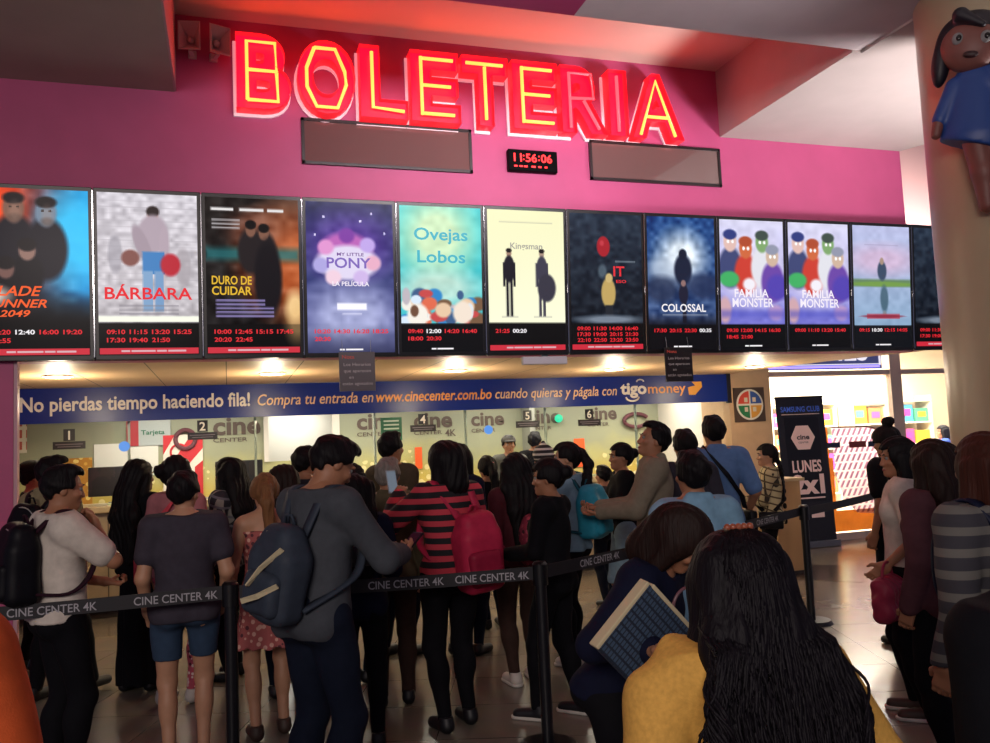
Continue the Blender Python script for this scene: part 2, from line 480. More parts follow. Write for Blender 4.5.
def build_hair(F, style, seed=0, vox=0.008, length=1.18, scale=1.0):
    """one surface for the hair of a head, parted from the face"""
    h = F.h; S = SDF(vox); R = F.Rh
    g = {'short': 0.016, 'buzz': 0.009}.get(style, 0.022)
    S.ell(h((0, -0.012, 1.618)), (0.077+g, 0.098+g, 0.094+g), 0.02, R)
    if style in ('short',):
        S.ell(h((0, 0.025, 1.698)), (0.062, 0.058, 0.030), 0.03, R)
    back = 0.0
    if style in ('long', 'loose'):
        for x in (-0.05, 0, 0.05):
            S.chain([h((x, -0.055, 1.62)), h((x*1.25, -0.105, 1.47)), F.t((x*(1.5 if style == 'long' else 1.25), -0.155, 1.30)), F.t((x*1.2 if style == 'long' else .03+x*.5, -0.16 if style == 'long' else -.19, length))], [0.07, 0.064, 0.056, 0.03], 0.04, ((0, 1, 0), 0.72))
        for sg in (-1, 1): S.chain([h((sg*0.075, 0.01, 1.60)), h((sg*0.092, -0.01, 1.47)), F.t((sg*0.11, -0.05, 1.36))], [0.04, 0.036, 0.03], 0.03)
    if style == 'bob':
        S.chain([h((0, -0.05, 1.60)), h((0, -0.07, 1.46))], [0.095, 0.085], 0.03)
        for sg in (-1, 1): S.chain([h((sg*0.07, 0.0, 1.60)), h((sg*0.08, 0, 1.47))], [0.04, 0.04], 0.03)
    if style == 'pony':
        S.ell(h((0, -0.115, 1.635)), (0.035, 0.035, 0.035), 0.02, R)
        S.chain([h((0, -0.13, 1.63)), h((0, -0.175, 1.54)), F.t((0.01, -0.165, 1.38)), F.t((0.015, -0.15, length))], [0.034, 0.042, 0.038, 0.012], 0.02)
    if style == 'bun':
        S.ell(h((0, -0.135, 1.625)), (0.05, 0.045, 0.05), 0.015, R)
    if style == 'topbun':
        S.ell(h((0, -0.06, 1.755)), (0.05, 0.05, 0.045), 0.012, R)
    if style == 'braid':
        P = [h((0.0, -0.11, 1.56)), F.t((0.03, -0.15, 1.42)), F.t((0.06, -0.155, 1.25)), F.t((0.07, -0.15, length))]
        for i in range(15):
            q = i/14*3; j = min(int(q), 2); p = P[j]+(P[j+1]-P[j])*(q-j)
            S.ell(p+np.array((0.012*(-1)**i, 0, 0)), (0.030-0.0008*i, 0.026-0.0007*i, 0.030), 0.012)
    # face and ears stay free
    S.box(h((0, 0.105, 1.565 if style not in ('short', 'buzz') else 1.572)), (0.064 if style not in ('short', 'buzz') else 0.08, 0.085, 0.09 if style not in ('short', 'buzz') else 0.1), 0.03, 0.015, R@ROT('x', -12), mode='s')
    if style in ('short', 'buzz', 'bun', 'topbun', 'pony', 'braid'):
        S.box(h((0, 0.075, 1.52)), (0.14, 0.085, 0.075), 0.02, 0.01, R, mode='s')
        S.box(h((0, -0.0, 1.475)), (0.2, 0.055, 0.09), 0.02, 0.01, R, mode='s')
    if style in ('short', 'buzz'):
        S.plane(h((0, -0.10, 1.53)), R@np.array((0, -0.12, -1)))
    rr = random.Random(seed); a, b = rr.uniform(0, 6), rr.uniform(0, 6)
    if style == 'short': S.disp(lambda X, Y, Z: 0.0035*(np.sin(95*X+a+3*np.sin(40*Y))*np.sin(80*Y+b)+np.sin(70*Z+60*X)))
    else: S.disp(lambda X, Y, Z: 0.0032*np.sin(150*X+5*np.sin(9*Z+a)+40*Y)+0.004*np.sin(45*X+2*np.sin(7*Z+b)))
    return S

FACE = {}
def person(label, loc, height, yaw, sex='m', skin=None, hair='short', haircol=None, hairlen=1.18, top=None, bottom=None, shoes=None, vox=0.011, face=True, palms=None, curl=40, hat=None, seed=0, lit=False, extra=None, group=None, **pose):
    """top/bottom = dict(m=material, kind=..., ...); returns the empty and the figure"""
    F = Fig(sex, **pose); s = height/1.70
    root = thing('person', label, 'person', (loc[0], loc[1], 0), (0, 0, math.radians(yaw)), group)
    f = sex == 'f'; sk = skin or SKIN()
    top = top or {}; bottom = bottom or {}
    # body
    S = SDF(vox); torso(S, F)
    for sg in (-1, 1):
        arm(S, F, sg); leg(S, F, sg)
        A = F.legs[sg][2]
        S.cone(A+np.array((0, -0.02, -0.045)), A+np.array((sg*0.012, 0.13, -0.055)), 0.032, 0.024, 0.03)
    S.cone(F.neck-F.Rt@np.array((0, 0.0, 0.06)), F.h((0, 0.0, 1.56)), 0.060 if not f else 0.052, 0.052 if not f else 0.046, 0.03)
    parts = [S.mesh('', s)]
    Hd = SDF(min(vox, 0.0065)); h = F.h; R = F.Rh
    Hd.cone(F.neck, h((0, 0.0, 1.56)), 0.054 if not f else 0.047, 0.051 if not f else 0.045, 0.02)
    Hd.ell(h((0, -0.012, 1.612)), (0.074, 0.094, 0.094), 0.02, R)
    Hd.ell(h((0, 0.028, 1.548)), (0.056, 0.062, 0.07), 0.04, R)
    Hd.ell(h((0, 0.072, 1.502)), (0.025, 0.022, 0.018), 0.03, R)
    for sg in (-1, 1):
        Hd.ell(h((sg*0.076, -0.008, 1.585)), (0.010, 0.020, 0.031), 0.008, R)
        Hd.ell(h((sg*0.042, 0.066, 1.572)), (0.024, 0.02, 0.018), 0.02, R)
        Hd.ell(h((sg*0.031, 0.094, 1.602)), (0.017, 0.014, 0.012), 0.012, R, mode='s')
        Hd.ell(h((sg*0.030, 0.080, 1.622)), (0.024, 0.012, 0.008), 0.012, R)
    Hd.cone(h((0, 0.084, 1.606)), h((0, 0.103, 1.566)), 0.008, 0.0110, 0.012)
    for sg in (-1, 1): Hd.ell(h((sg*0.010, 0.098, 1.562)), (0.009, 0.010, 0.008), 0.006, R)
    Hd.ell(h((0, 0.084, 1.534)), (0.024, 0.014, 0.007), 0.006, R); Hd.ell(h((0, 0.081, 1.524)), (0.021, 0.014, 0.008), 0.006, R)
    parts.append(Hd.mesh('', s))
    for sg in (-1, 1):
        a, e, w = F.arms[sg]
        n = (palms or {}).get(sg, (-sg, 0.2, 0) if (w-e)[2] < -0.1 else (0, 0, 1))
        hs = hand(F, sg, w-e, n, curl, max(0.0055, vox*0.62)); parts.append(hs.mesh('', s))
    put('body', mesh_np('body', parts), sk, root)
    # face details
    if face:
        dark = mat('dark_iris', '#120c0a', 0.2); white = mat('eye_white', '#d8cfc8', 0.3)
        Rm = Matrix([list(map(float, r)) for r in R]).to_3x3()
        for sg in (-1, 1):
            e = put('eye', MB().sph(Vector(h((sg*0.031, 0.077, 1.602))*s), 0.0115*s, 12), white, root, smooth=True)
            put('iris', MB().sph(Vector(h((sg*0.031, 0.0845, 1.602))*s), 0.0055*s, 10), dark, e, smooth=True)
            put('eyebrow', MB().tube([h((sg*0.016, 0.092, 1.622))*s, h((sg*0.032, 0.092, 1.628))*s, h((sg*0.050, 0.080, 1.620))*s], [0.003, 0.0035, 0.0015]), mat('eyebrow_hair', '#140e0d', 0.8), root, smooth=True)
        put('lips', MB().sph(Vector(h((0, 0.0905, 1.530))*s), (0.021*s, 0.009*s, 0.0085*s), 12, Rm), mat('lips', '#8a4a44', 0.45), root, smooth=True)
    # hair
    if hair:
        put('hair', mesh_np('hair', [build_hair(F, hair, seed, min(vox, 0.0085), hairlen).mesh('', s)]), haircol or HAIR(), root)
    # lower garment
    if bottom:
        kd = bottom.get('kind', 'trousers'); g = bottom.get('g', 0.014); B = SDF(vox)
        wz = bottom.get('waist', 1.03)
        if kd in ('trousers', 'shorts'):
            B.ell(F.t((0, -0.005, 0.96)), ((0.158 if f else 0.15)*F.wide+g, 0.112*F.wide+g, 0.14), 0.04, F.Rt)
            for sg in (-1, 1):
                B.ell(F.t((sg*0.072*F.wide, -0.052*F.wide, 0.895)), (0.083*F.wide+g, 0.078*F.wide+g, 0.095), 0.04, F.Rt)
                leg(B, F, sg, g, 1.0, bottom.get('flare', 0.016 if not f else 0.008))
            B.plane((0, 0, bottom.get('hem', 0.07)), (0, 0, -1))
        else:
            hm = bottom.get('hem', 0.5); rw = bottom.get('r', 0.23)
            B.cone((0, -0.01, wz), (0, -0.02, hm-0.1), 0.145*F.wide, rw, 0.02, ((0, 1, 0), 0.78))
            B.ell(F.t((0, -0.02, 0.93)), (0.165*F.wide+g, 0.13*F.wide+g, 0.13), 0.04)
            B.plane((0, 0, hm), (0, 0, -1))
            ff = bottom.get('folds', 9)
            B.disp(lambda X, Y, Z: 0.008*np.sin(ff*np.arctan2(Y, X))*np.clip((1.0-Z)*2, 0, 1))
        B.plane(F.t((0, 0, wz)), F.Rt@np.array((0, 0, 1)))
        B.disp(wob(seed+3, 0.0035, 21))
        put({'trousers': 'trousers', 'shorts': 'shorts', 'skirt': 'skirt'}[kd], mesh_np('bottom', [B.mesh('', s)]), bottom['m'], root)
    # upper garment
    if top:
        g = top.get('g', 0.016); T = SDF(vox)
        torso(T, F, g)
        sl = top.get('sleeve', 2.0); sg_g = top.get('sg', g)
        if sl > 0:
            for sg in (-1, 1): arm(T, F, sg, sg_g, sl)
        if top.get('skirt'):
            T.cone(F.t((0, -0.01, 1.02)), F.t((0, -0.015, top['hem']-0.05)), 0.15*F.wide, top['skirt'], 0.05, ((0, 1, 0), 0.8))
        T.ell(F.t((0, 0.045, 1.50)), (0.075, 0.085, top.get('neck', 0.07)), 0.01, F.Rt, mode='s')
        T.plane(F.t((0, -0.02, 1.475 if sl > 0 else 1.36)), F.Rt@np.array((0, -0.15, 1)))
        if top.get('hood'):
            T.ell(F.t((0, -0.115, 1.405)), (0.13, 0.055, 0.075), 0.04, F.Rt)
            for sg in (-1, 1): T.cone(F.t((sg*0.085, -0.07, 1.45)), F.t((sg*0.06, 0.07, 1.43)), 0.032, 0.024, 0.03)
        if top.get('collar'):
            for sg in (-1, 1): T.cone(F.t((sg*0.055, -0.06, 1.475)), F.t((sg*0.045, 0.06, 1.445)), 0.024, 0.02, 0.02)
            T.cone(F.t((-0.05, -0.07, 1.48)), F.t((0.05, -0.07, 1.48)), 0.024, 0.024, 0.02)
        T.plane(F.t((0, 0, top.get('hem', 0.88))), F.Rt@np.array((0, 0, -1)))
        if sl > 0 and sl < 1.0:
            pass
        T.disp(wob(seed, top.get('fold', 0.004), 19))
        put(top.get('name', 'shirt'), mesh_np('top', [T.mesh('', s)]), top['m'], root)
    # shoes
    if shoes is not False:
        shoes = shoes or (mat('black_shoe', '#101014', 0.5), None)
        for sg in (-1, 1):
            A = F.legs[sg][2]; b = A[2]-0.085
            Z = SDF(0.009)
            Z.cone((A[0], A[1]-0.03, b+0.045), (A[0]+sg*0.012, A[1]+0.14, b+0.032), 0.042, 0.036, 0.02)
            Z.cone((A[0], A[1]-0.02, b+0.05), (A[0], A[1]-0.015, b+0.09), 0.042, 0.044, 0.02)
            Z.plane((0, 0, b+0.0005), (0, 0, -1)); Z.plane((0, 0, b+0.10), (0, 0, 1))
            so = put('shoe', mesh_np('shoe', [Z.mesh('', s)]), shoes[0], root)
            if shoes[1]:
                Y = SDF(0.008)
                Y.cone((A[0], A[1]-0.03, b+0.02), (A[0]+sg*0.012, A[1]+0.145, b+0.02), 0.047, 0.042, 0.01)
                Y.plane((0, 0, b+0.001), (0, 0, -1)); Y.plane((0, 0, b+0.024), (0, 0, 1))
                put('sole', mesh_np('sole', [Y.mesh('', s)]), shoes[1], so)
    if hat:
        Q = SDF(0.008)
        if hat[0] == 'beanie':
            Q.ell(h((0, -0.015, 1.645)), (0.103, 0.122, 0.105), 0.02, R); Q.plane(h((0, 0, 1.60)), R@np.array((0, 0.1, -1)))
            Q.ell(h((0, -0.015, 1.76)), (0.02, 0.02, 0.02), 0.02, R)
        else:
            Q.ell(h((0, -0.015, 1.655)), (0.10, 0.122, 0.085), 0.02, R); Q.plane(h((0, 0, 1.635)), R@np.array((0, 0.1, -1)))
            Q.ell(h((0, 0.12, 1.645)), (0.08, 0.08, 0.012), 0.015, R)
        put('hat', mesh_np('hat', [Q.mesh('', s)]), hat[1], root)
    F.root = root; F.s = s
    if extra: extra(F, root)
    return F
def world_of(F, p):
    """a point of the figure in the hall's coordinates"""
    p = np.array(p, float)*F.s; a = F.root.rotation_euler.z; x, y = F.root.location[:2]
    return Vector((x+p[0]*math.cos(a)-p[1]*math.sin(a), y+p[0]*math.sin(a)+p[1]*math.cos(a), p[2]))

def backpack(label, F, m, strap_m, size=(0.15, 0.085, 0.22), z=1.20, x=0.0, y=-0.215, trim=None, pocket=True, pm=None, group=None, tilt=0, cat='backpack', both=True, piping=False):
    root = thing('backpack', label, cat, F.root.location[:], (0, 0, F.root.rotation_euler.z), group)
    s = F.s; c = np.array((x, y, z)); hx, hy, hz = size; Rr = F.Rt@ROT('y', tilt)
    S = SDF(0.009)
    S.box(F.t(c-np.array((0, 0, hz*.22))), (hx, hy, hz*.78), 0.055, 0.02, Rr)
    S.box(F.t(c+np.array((0, hy*.12, hz*.45))), (hx*.84, hy*.85, hz*.55), 0.06, 0.07, Rr)
    S.disp(wob(int(abs(z*100)), 0.005, 14))
    b = put('bag_body', mesh_np('bag', [S.mesh('', s)]), m, root)
    if pocket:
        P = SDF(0.009); P.box(F.t(c+np.array((0, -hy*0.85, -hz*0.38))), (hx*0.8, 0.045, hz*0.45), 0.035, 0.02, Rr); P.disp(wob(5, 0.003, 20))
        put('pocket', mesh_np('pocket', [P.mesh('', s)]), pm or m, root)
    zm = mat('zip_metal', '#b9b9b4', 0.35, 0.6)
    pts = [F.t(c+np.array((hx*0.9*math.cos(a), -hy*0.55, hz*0.15+hz*0.72*math.sin(a))))*s for a in np.linspace(0, math.pi, 13)]
    put('zip', MB().tube(pts, 0.0045*s), trim or zm, root, smooth=True)
    put('carry_loop', MB().tube([F.t(c+np.array((-0.03, 0.05, hz-0.01)))*s, F.t(c+np.array((-0.02, 0.04, hz+0.035)))*s, F.t(c+np.array((0.02, 0.04, hz+0.035)))*s, F.t(c+np.array((0.03, 0.05, hz-0.01)))*s], 0.007*s), strap_m, root, smooth=True)
    if piping:
        for P_ in (((.10, -hy-.004, hz*.55), (.02, -hy-.030, hz*.1), (-.02, -hy-.05, -.06)), ((.125, -hy-.01, -hz*.15), (.06, -hy-.05, -hz*.42), (-.02, -hy-.062, -hz*.60))):
            put('piping', strap_mesh([F.t(c+Rr@np.array(p))*s for p in P_], .022*s, .006*s, (.6, 0, .8)), trim, root)
    for sg in ((-1, 1) if both else (1,)):
        q = F.sh*0.62
        pts = [c+np.array((sg*0.07-x*0, 0.07, hz*0.75)), (sg*q, -0.085, 1.445), (sg*q, -0.02, 1.482), (sg*q, 0.06, 1.455), (sg*q, 0.125, 1.36), (sg*(q+0.01), 0.142, 1.25), (sg*(q+0.05), 0.09, 1.12), (sg*(q+0.055), -0.02, 1.05), c+np.array((sg*hx*0.8, 0.05, -hz*0.75))]
        P = [F.t(p)*s for p in pts]
        # smooth the path
        fine = []
        for i in range(len(P)-1):
            for k in range(4):
                tt = k/4; p0, p1, p2, p3 = P[max(i-1, 0)], P[i], P[i+1], P[min(i+2, len(P)-1)]
                fine.append(0.5*((2*p1)+(-p0+p2)*tt+(2*p0-5*p1+4*p2-p3)*tt*tt+(-p0+3*p1-3*p2+p3)*tt**3))
        fine.append(P[-1])
        put('shoulder_strap', strap_mesh(fine, 0.046*s, 0.013*s), strap_m, root, smooth=True)
    return root
def strap_mesh(path, w, th, side=(1, 0, 0)):
    mb = MB(); P = [Vector(p) for p in path]; n = len(P); rings = []
    for i in range(n):
        t = (P[min(i+1, n-1)]-P[max(i-1, 0)]).normalized(); b = Vector(side); b = (b-t*b.dot(t)).normalized(); nn = t.cross(b)
        rings.append([mb.bm.verts.new(P[i]+b*u*w/2+nn*v*th/2) for u, v in ((-1, -1), (1, -1), (1, 1), (-1, 1))])
    for i in range(n-1):
        for k in range(4): mb.bm.faces.new((rings[i][k], rings[i][(k+1) % 4], rings[i+1][(k+1) % 4], rings[i+1][k]))
    mb.bm.faces.new(rings[0][::-1]); mb.bm.faces.new(rings[-1]); return mb
def phone(label, p, R, m=None, lit=None):
    o = thing('phone', label, 'phone', p, R)
    put('case', MB().box((0, 0, 0), (0.072, 0.009, 0.145), None, 0.004), m or mat('phone_black', '#0c0d10', 0.3), o)
    put('phone_screen', MB().box((0, -0.005, 0), (0.064, 0.0012, 0.128)), lit or mat('phone_glass', '#05060a', 0.1), o)
    return o
# ------------------------------------------------------------------ surfaces of the hall
def floor_mat():
    m, nt, b, obj = nodes_of('polished_floor_tiles', 0.16)
    br = nt.nodes.new('ShaderNodeTexBrick'); br.offset = 0; br.inputs['Scale'].default_value = 1.0
    br.inputs['Brick Width'].default_value = 0.6; br.inputs['Row Height'].default_value = 0.6; br.inputs['Mortar Size'].default_value = 0.003
    br.inputs['Color1'].default_value = (*lin('#857c70'), 1); br.inputs['Color2'].default_value = (*lin('#7c746a'), 1); br.inputs['Mortar'].default_value = (*lin('#4a443e'), 1)
    mp = nt.nodes.new('ShaderNodeMapping'); mp.inputs['Rotation'].default_value = (0, 0, math.radians(20))
    nt.links.new(obj, mp.inputs[0]); nt.links.new(mp.outputs[0], br.inputs['Vector'])
    n = nt.nodes.new('ShaderNodeTexNoise'); n.inputs['Scale'].default_value = 5; n.inputs['Detail'].default_value = 6; nt.links.new(obj, n.inputs['Vector'])
    mx = nt.nodes.new('ShaderNodeMix'); mx.data_type = 'RGBA'; mx.blend_type = 'MULTIPLY'; mx.inputs[0].default_value = 0.25
    nt.links.new(br.outputs[0], mx.inputs[6]); nt.links.new(n.outputs['Color'], mx.inputs[7]); nt.links.new(mx.outputs[2], b.inputs['Base Color'])
    r = math_node(nt, 'ADD', math_node(nt, 'MULTIPLY', n.outputs['Fac'], 0.14), 0.12); nt.links.new(r, b.inputs['Roughness'])
    return m
PINK = mat('pink_wall_paint', '#bb4d7e', 0.55, noise=0.05, nscale=3, bump=0.08, bscale=200)
CREAM = mat('cream_plaster', '#b9aea2', 0.8, noise=0.04, nscale=4)
GREYCEIL = mat('grey_ceiling_plaster', '#c2b8bb', 0.85, noise=0.05, nscale=3)
OLIVE = mat('grey_green_plaster', '#b4ad9c', 0.85, noise=0.05, nscale=3)
WHITE = mat('white_paint', '#d6d0c8', 0.6)
BLACKP = mat('black_plastic', '#0b0b0d', 0.35)
CHROME = mat('chrome', '#c9c9cc', 0.15, 1.0)
STEEL = mat('grey_metal', '#8a8a8c', 0.35, 0.8)
def soffit_mat():
    m, nt, b, obj = nodes_of('tan_ceiling_tiles', 0.5)
    br = nt.nodes.new('ShaderNodeTexBrick'); br.offset = 0; br.inputs['Scale'].default_value = 1.0
    br.inputs['Brick Width'].default_value = 0.62; br.inputs['Row Height'].default_value = 3.2; br.inputs['Mortar Size'].default_value = 0.005
    br.inputs['Color1'].default_value = (*lin('#dcb88e'), 1); br.inputs['Color2'].default_value = (*lin('#d8b286'), 1); br.inputs['Mortar'].default_value = (*lin('#6d5238'), 1)
    nt.links.new(obj, br.inputs['Vector']); nt.links.new(br.outputs[0], b.inputs['Base Color']); return m

struct('floor', MB().bx(-9, 18, -7, 17, -0.1, 0), floor_mat())
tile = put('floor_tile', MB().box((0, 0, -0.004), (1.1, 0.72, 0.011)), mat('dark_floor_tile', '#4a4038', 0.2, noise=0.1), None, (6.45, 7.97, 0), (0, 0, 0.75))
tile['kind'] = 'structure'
struct('wall_front', MB().bx(-7, 6.88, 6.95, 7.12, 2.385, 5.4), PINK)
struct('wall_left', MB().bx(-7, -1.50, 6.95, 7.03, 0, 2.385), PINK)
struct('trim_1', MB().bx(-1.50, -1.475, 6.96, 7.03, 0, 2.385), mat('pale_pink_edge', '#c79aa6', 0.5))
# low ceilings around the raised, red-lit recess
struct('ceiling', MB().bx(-7, -0.36, -1.0, 6.95, 4.55, 5.4), OLIVE)
struct('ceiling_right', MB().prism([(4.675, 6.95), (6.88, 6.95), (7.0, 6.70), (9.0, 4.4), (9.0, -1), (4.76, -1), (4.76, 5.1), (4.675, 5.1)], 4.53, 5.4, 'xy'), mat('pale_ceiling_plaster', '#b5aba8', 0.85, noise=0.04, nscale=3))
struct('ceiling_beam', MB().bx(2.33, 4.76, -1.0, 5.1, 4.55, 5.4), GREYCEIL)
struct('ceiling_panel', MB().bx(-0.36, 2.33, -1.0, 5.1, 4.55, 5.4), mat('magenta_ceiling_paint', '#a02460', 0.6))
struct('ceiling_recess', MB().bx(-0.5, 4.9, 4.9, 7.1, 5.2, 5.4), mat('pale_recess_plaster', '#d8ccc0', .8))
struct('trim_2', MB().bx(-0.345, -0.36, 5.1, 6.94, 4.552, 5.2), mat('pink_white_edge', '#c9b3b3', 0.8))
# soffit over the counter
struct('ceiling_soffit', MB().prism([(-7, 6.955), (6.98, 6.955), (6.55, 8.1), (6.36, 8.93), (6.36, 9.58), (-7, 9.58)], 2.386, 2.5, 'xy'), soffit_mat())
# ticket booth shell
struct('ceiling_booth', MB().bx(-4, 6.36, 9.58, 13.2, 2.386, 2.5), WHITE)
struct('wall_booth_left', MB().bx(-3.2, -3.1, 9.6, 13.2, 0, 2.386), WHITE)
struct('wall_booth_right', MB().bx(6.36, 6.95, 9.9, 13.2, 0, 2.386), WHITE)
def mural_mat():
    m, nt, b, obj = nodes_of('popcorn_mural', 0.5)
    s = nt.nodes.new('ShaderNodeSeparateXYZ'); nt.links.new(obj, s.inputs[0])
    n = nt.nodes.new('ShaderNodeTexNoise'); n.inputs['Scale'].default_value = 1.6; n.inputs['Detail'].default_value = 5; nt.links.new(obj, n.inputs['Vector'])
    z = math_node(nt, 'ADD', s.outputs[2], math_node(nt, 'MULTIPLY', n.outputs['Fac'], 0.75))
    r = nt.nodes.new('ShaderNodeValToRGB')
    e = r.color_ramp.elements; e[0].position = 0.0; e[0].color = (*lin('#a8904a'), 1); e[1].position = 1.0; e[1].color = (*lin('#8c907c'), 1)
    for p, c in ((0.62, '#bfa850'), (0.74, '#b0ab72'), (0.84, '#979a7e')):
        q = e.new(p); q.color = (*lin(c), 1)
    nt.links.new(math_node(nt, 'MULTIPLY', z, 0.42), r.inputs[0])
    v = nt.nodes.new('ShaderNodeTexVoronoi'); v.inputs['Scale'].default_value = 9; nt.links.new(obj, v.inputs['Vector'])
    low = math_node(nt, 'LESS_THAN', z, 1.78)
    pop = math_node(nt, 'MULTIPLY', low, math_node(nt, 'LESS_THAN', v.outputs['Distance'], 0.34))
    nt.links.new(mixcol(nt, math_node(nt, 'MULTIPLY', pop, 0.75), r.outputs[0], '#e6d9a0'), b.inputs['Base Color'])
    return m
MUR = mural_mat()
wb = struct('wall_booth_back', MB().bx(-3.2, 0.5, 11.6, 11.7, 0, 2.386).bx(1.4, 6.4, 11.6, 11.7, 0, 2.386).bx(0.5, 1.4, 11.6, 11.7, 0, 1.5), MUR)
struct('wall_doorway', MB().bx(-0.2, 2.2, 13.1, 13.2, 0, 2.386), mat('bright_white_wall', '#e4e0d6', 0.7))
struct('trim_3', MB().bx(1.36, 1.46, 11.56, 11.6, 0, 2.38).bx(0.46, 0.52, 11.56, 11.6, 1.5, 2.38), WHITE)
# pillar between booth and shop
struct('pillar', MB().bx(6.33, 6.97, 9.6, 10.3, 0, 2.45), mat('beige_pillar_stone', '#c6a684', 0.45, noise=0.05, nscale=8))
# big round column in front of the shop
struct('column', MB().cyl((5.086, 4.2, 0), (5.086, 4.2, 4.56), 0.5, seg=96), mat('cream_column_paint', '#a89c80', 0.32, noise=0.04, nscale=3), smooth=40)
# shop shell
struct('wall_shop_upper', MB().bx(6.9, 16, 10.15, 10.35, 3.05, 7).bx(6.9, 9.5, 10.2, 10.3, 2.86, 3.05), mat('pinkish_white_wall', '#d9b4ae', 0.7))
struct('floor_shop', MB().bx(6.97, 16.9, 10.2, 14.6, 0, .012), mat('cream_shop_floor', '#cbbfa8', .35))
struct('wall_shop_back', MB().bx(6.9, 17, 14.6, 14.7, 0, 3.6), mat('shop_white_wall', '#e6dccb', 0.7))
struct('wall_shop_left', MB().bx(6.97, 7.0, 10.3, 14.6, 0, 3.6), mat('shop_white_wall'))
struct('wall_shop_right', MB().bx(16.9, 17, 10.3, 14.6, 0, 3.6), mat('shop_white_wall'))
struct('ceiling_shop', MB().bx(6.9, 17, 10.3, 14.7, 3.6, 3.7), mat('shop_white_wall'))
wf = struct('window_1', MB().bx(6.97, 16, 10.10, 10.2, 0, 0.10).bx(6.97, 16, 10.06, 10.2, 2.37, 2.44).bx(9.42, 9.62, 10.05, 10.2, 0, 3.05).bx(6.97, 7.03, 10.06, 10.2, 0, 2.4).bx(12.6, 12.75, 10.05, 10.2, 0, 3.05), mat('pale_beige_frame', '#e2c8b8', 0.4))  # frame in one even pale beige
GL = glass_mat('clear_glass')
put('pane', MB().bx(7.03, 9.42, 10.13, 10.14, 0.1, 2.37), GL, wf)
put('pane', MB().bx(9.62, 12.6, 10.13, 10.14, 0.1, 2.37), GL, wf)
put('pane', MB().bx(9.62, 12.6, 10.13, 10.14, 2.44, 3.05), GL, wf)
put('pane', MB().bx(12.75, 16, 10.13, 10.14, 0.1, 2.37), GL, wf)
# glazing over the counter
for i, (a, b) in enumerate(((-3.1, -1.02), (-1.02, 0.28), (0.28, 1.62), (1.62, 2.72), (2.72, 3.75), (3.75, 5.0), (5.0, 6.33))):
    w = struct('window_%d' % (i+2), MB().bx(a+0.003, a+0.028, 9.735, 9.765, 1.15, 2.08), mat('pale_glass_edge', '#9db0a2', 0.2))
    put('pane', MB().bx(a+0.02, b, 9.746, 9.754, 1.26, 2.08), GL, w)

# two tinted windows high in the pink wall
def dark_window(name, x0, x1, z0, z1):
    w = struct(name, MB().bx(x0, x1, 6.925, 6.955, z0, z0+0.025).bx(x0, x1, 6.925, 6.955, z1-0.025, z1).bx(x0, x0+0.025, 6.925, 6.955, z0, z1).bx(x1-0.025, x1, 6.925, 6.955, z0, z1), mat('dark_window_frame', '#1d1518', 0.4))
    put('pane', MB().bx(x0+0.02, x1-0.02, 6.935, 6.95, z0+0.02, z1-0.02), mat('tinted_glass', '#6e5654', 0.06, spec=1.0, coat=0.6), w)
dark_window('window_9', 0.63, 2.11, 4.015, 4.41)
dark_window('window_10', 3.25, 4.65, 4.02, 4.40)

# ------------------------------------------------------------------ neon sign BOLETERIA
SIDE = mat('white_letter_side', '#c81838', 0.45, emit='#f01824', strength=1.0)
BACKP = mat('white_letter_backing', '#f0e4e8', 0.5, emit='#f0c8d4', strength=.35)
REDF = mat('red_letter_back', '#d01030', 0.4, emit='#e80a30', strength=1.5)
TUBE = mat('lit_neon_tube', '#ff9a50', 0.3, emit='#ff5420', strength=9.5)
TUBER = mat('lit_red_neon_tube', '#ff3040', 0.3, emit='#ff3038', strength=5.0)
def letter_curve(ch, x0, x1, z0, hgt, depth, fill, bold):
    cu = bpy.data.curves.new('letter', 'FONT'); cu.body = ch; cu.size = 1; cu.offset = bold
    cu.resolution_u = 6; cu.fill_mode = fill; cu.extrude = depth/2
    o = bpy.data.objects.new('letter', cu); COL.objects.link(o); bpy.context.view_layer.update()
    me = bpy.data.meshes.new_from_object(o.evaluated_get(bpy.context.evaluated_depsgraph_get()))
    bpy.data.objects.remove(o); bpy.data.curves.remove(cu)
    n = len(me.vertices); co = np.empty(n*3, np.float32); me.vertices.foreach_get('co', co); co = co.reshape(-1, 3)
    for k, (a, b) in enumerate(((x0, x1), (z0, z0+hgt))):
        mn, mx_ = co[:, k].min(), co[:, k].max(); co[:, k] = a+(co[:, k]-mn)/(mx_-mn)*(b-a)
    me.vertices.foreach_set('co', co.ravel()); me.update(); return me
TUBES = {
 'B': [[(.20, .12), (.20, .90), (.72, .90), (.74, .52), (.20, .52)], [(.74, .52), (.76, .12), (.20, .12)]],
 'O': [[(.30, .90), (.16, .62), (.16, .36), (.32, .10), (.68, .10), (.84, .42), (.82, .60), (.66, .90), (.30, .90)]],
 'L': [[(.26, .92), (.26, .15), (.92, .12)]], 'E': [[(.22, .92), (.22, .10)], [(.26, .90), (.88, .90)], [(.26, .52), (.82, .52)], [(.26, .12), (.88, .12)]],
 'T': [[(.10, .90), (.90, .90)], [(.50, .86), (.50, .10)]], 'R': [[(.20, .08), (.20, .90), (.68, .90), (.72, .54), (.20, .52)], [(.50, .50), (.82, .08)]],
 'I': [[(.5, .08), (.5, .92)]], 'A': [[(.16, .06), (.50, .90), (.84, .06)], [(.30, .34), (.70, .34)]]}
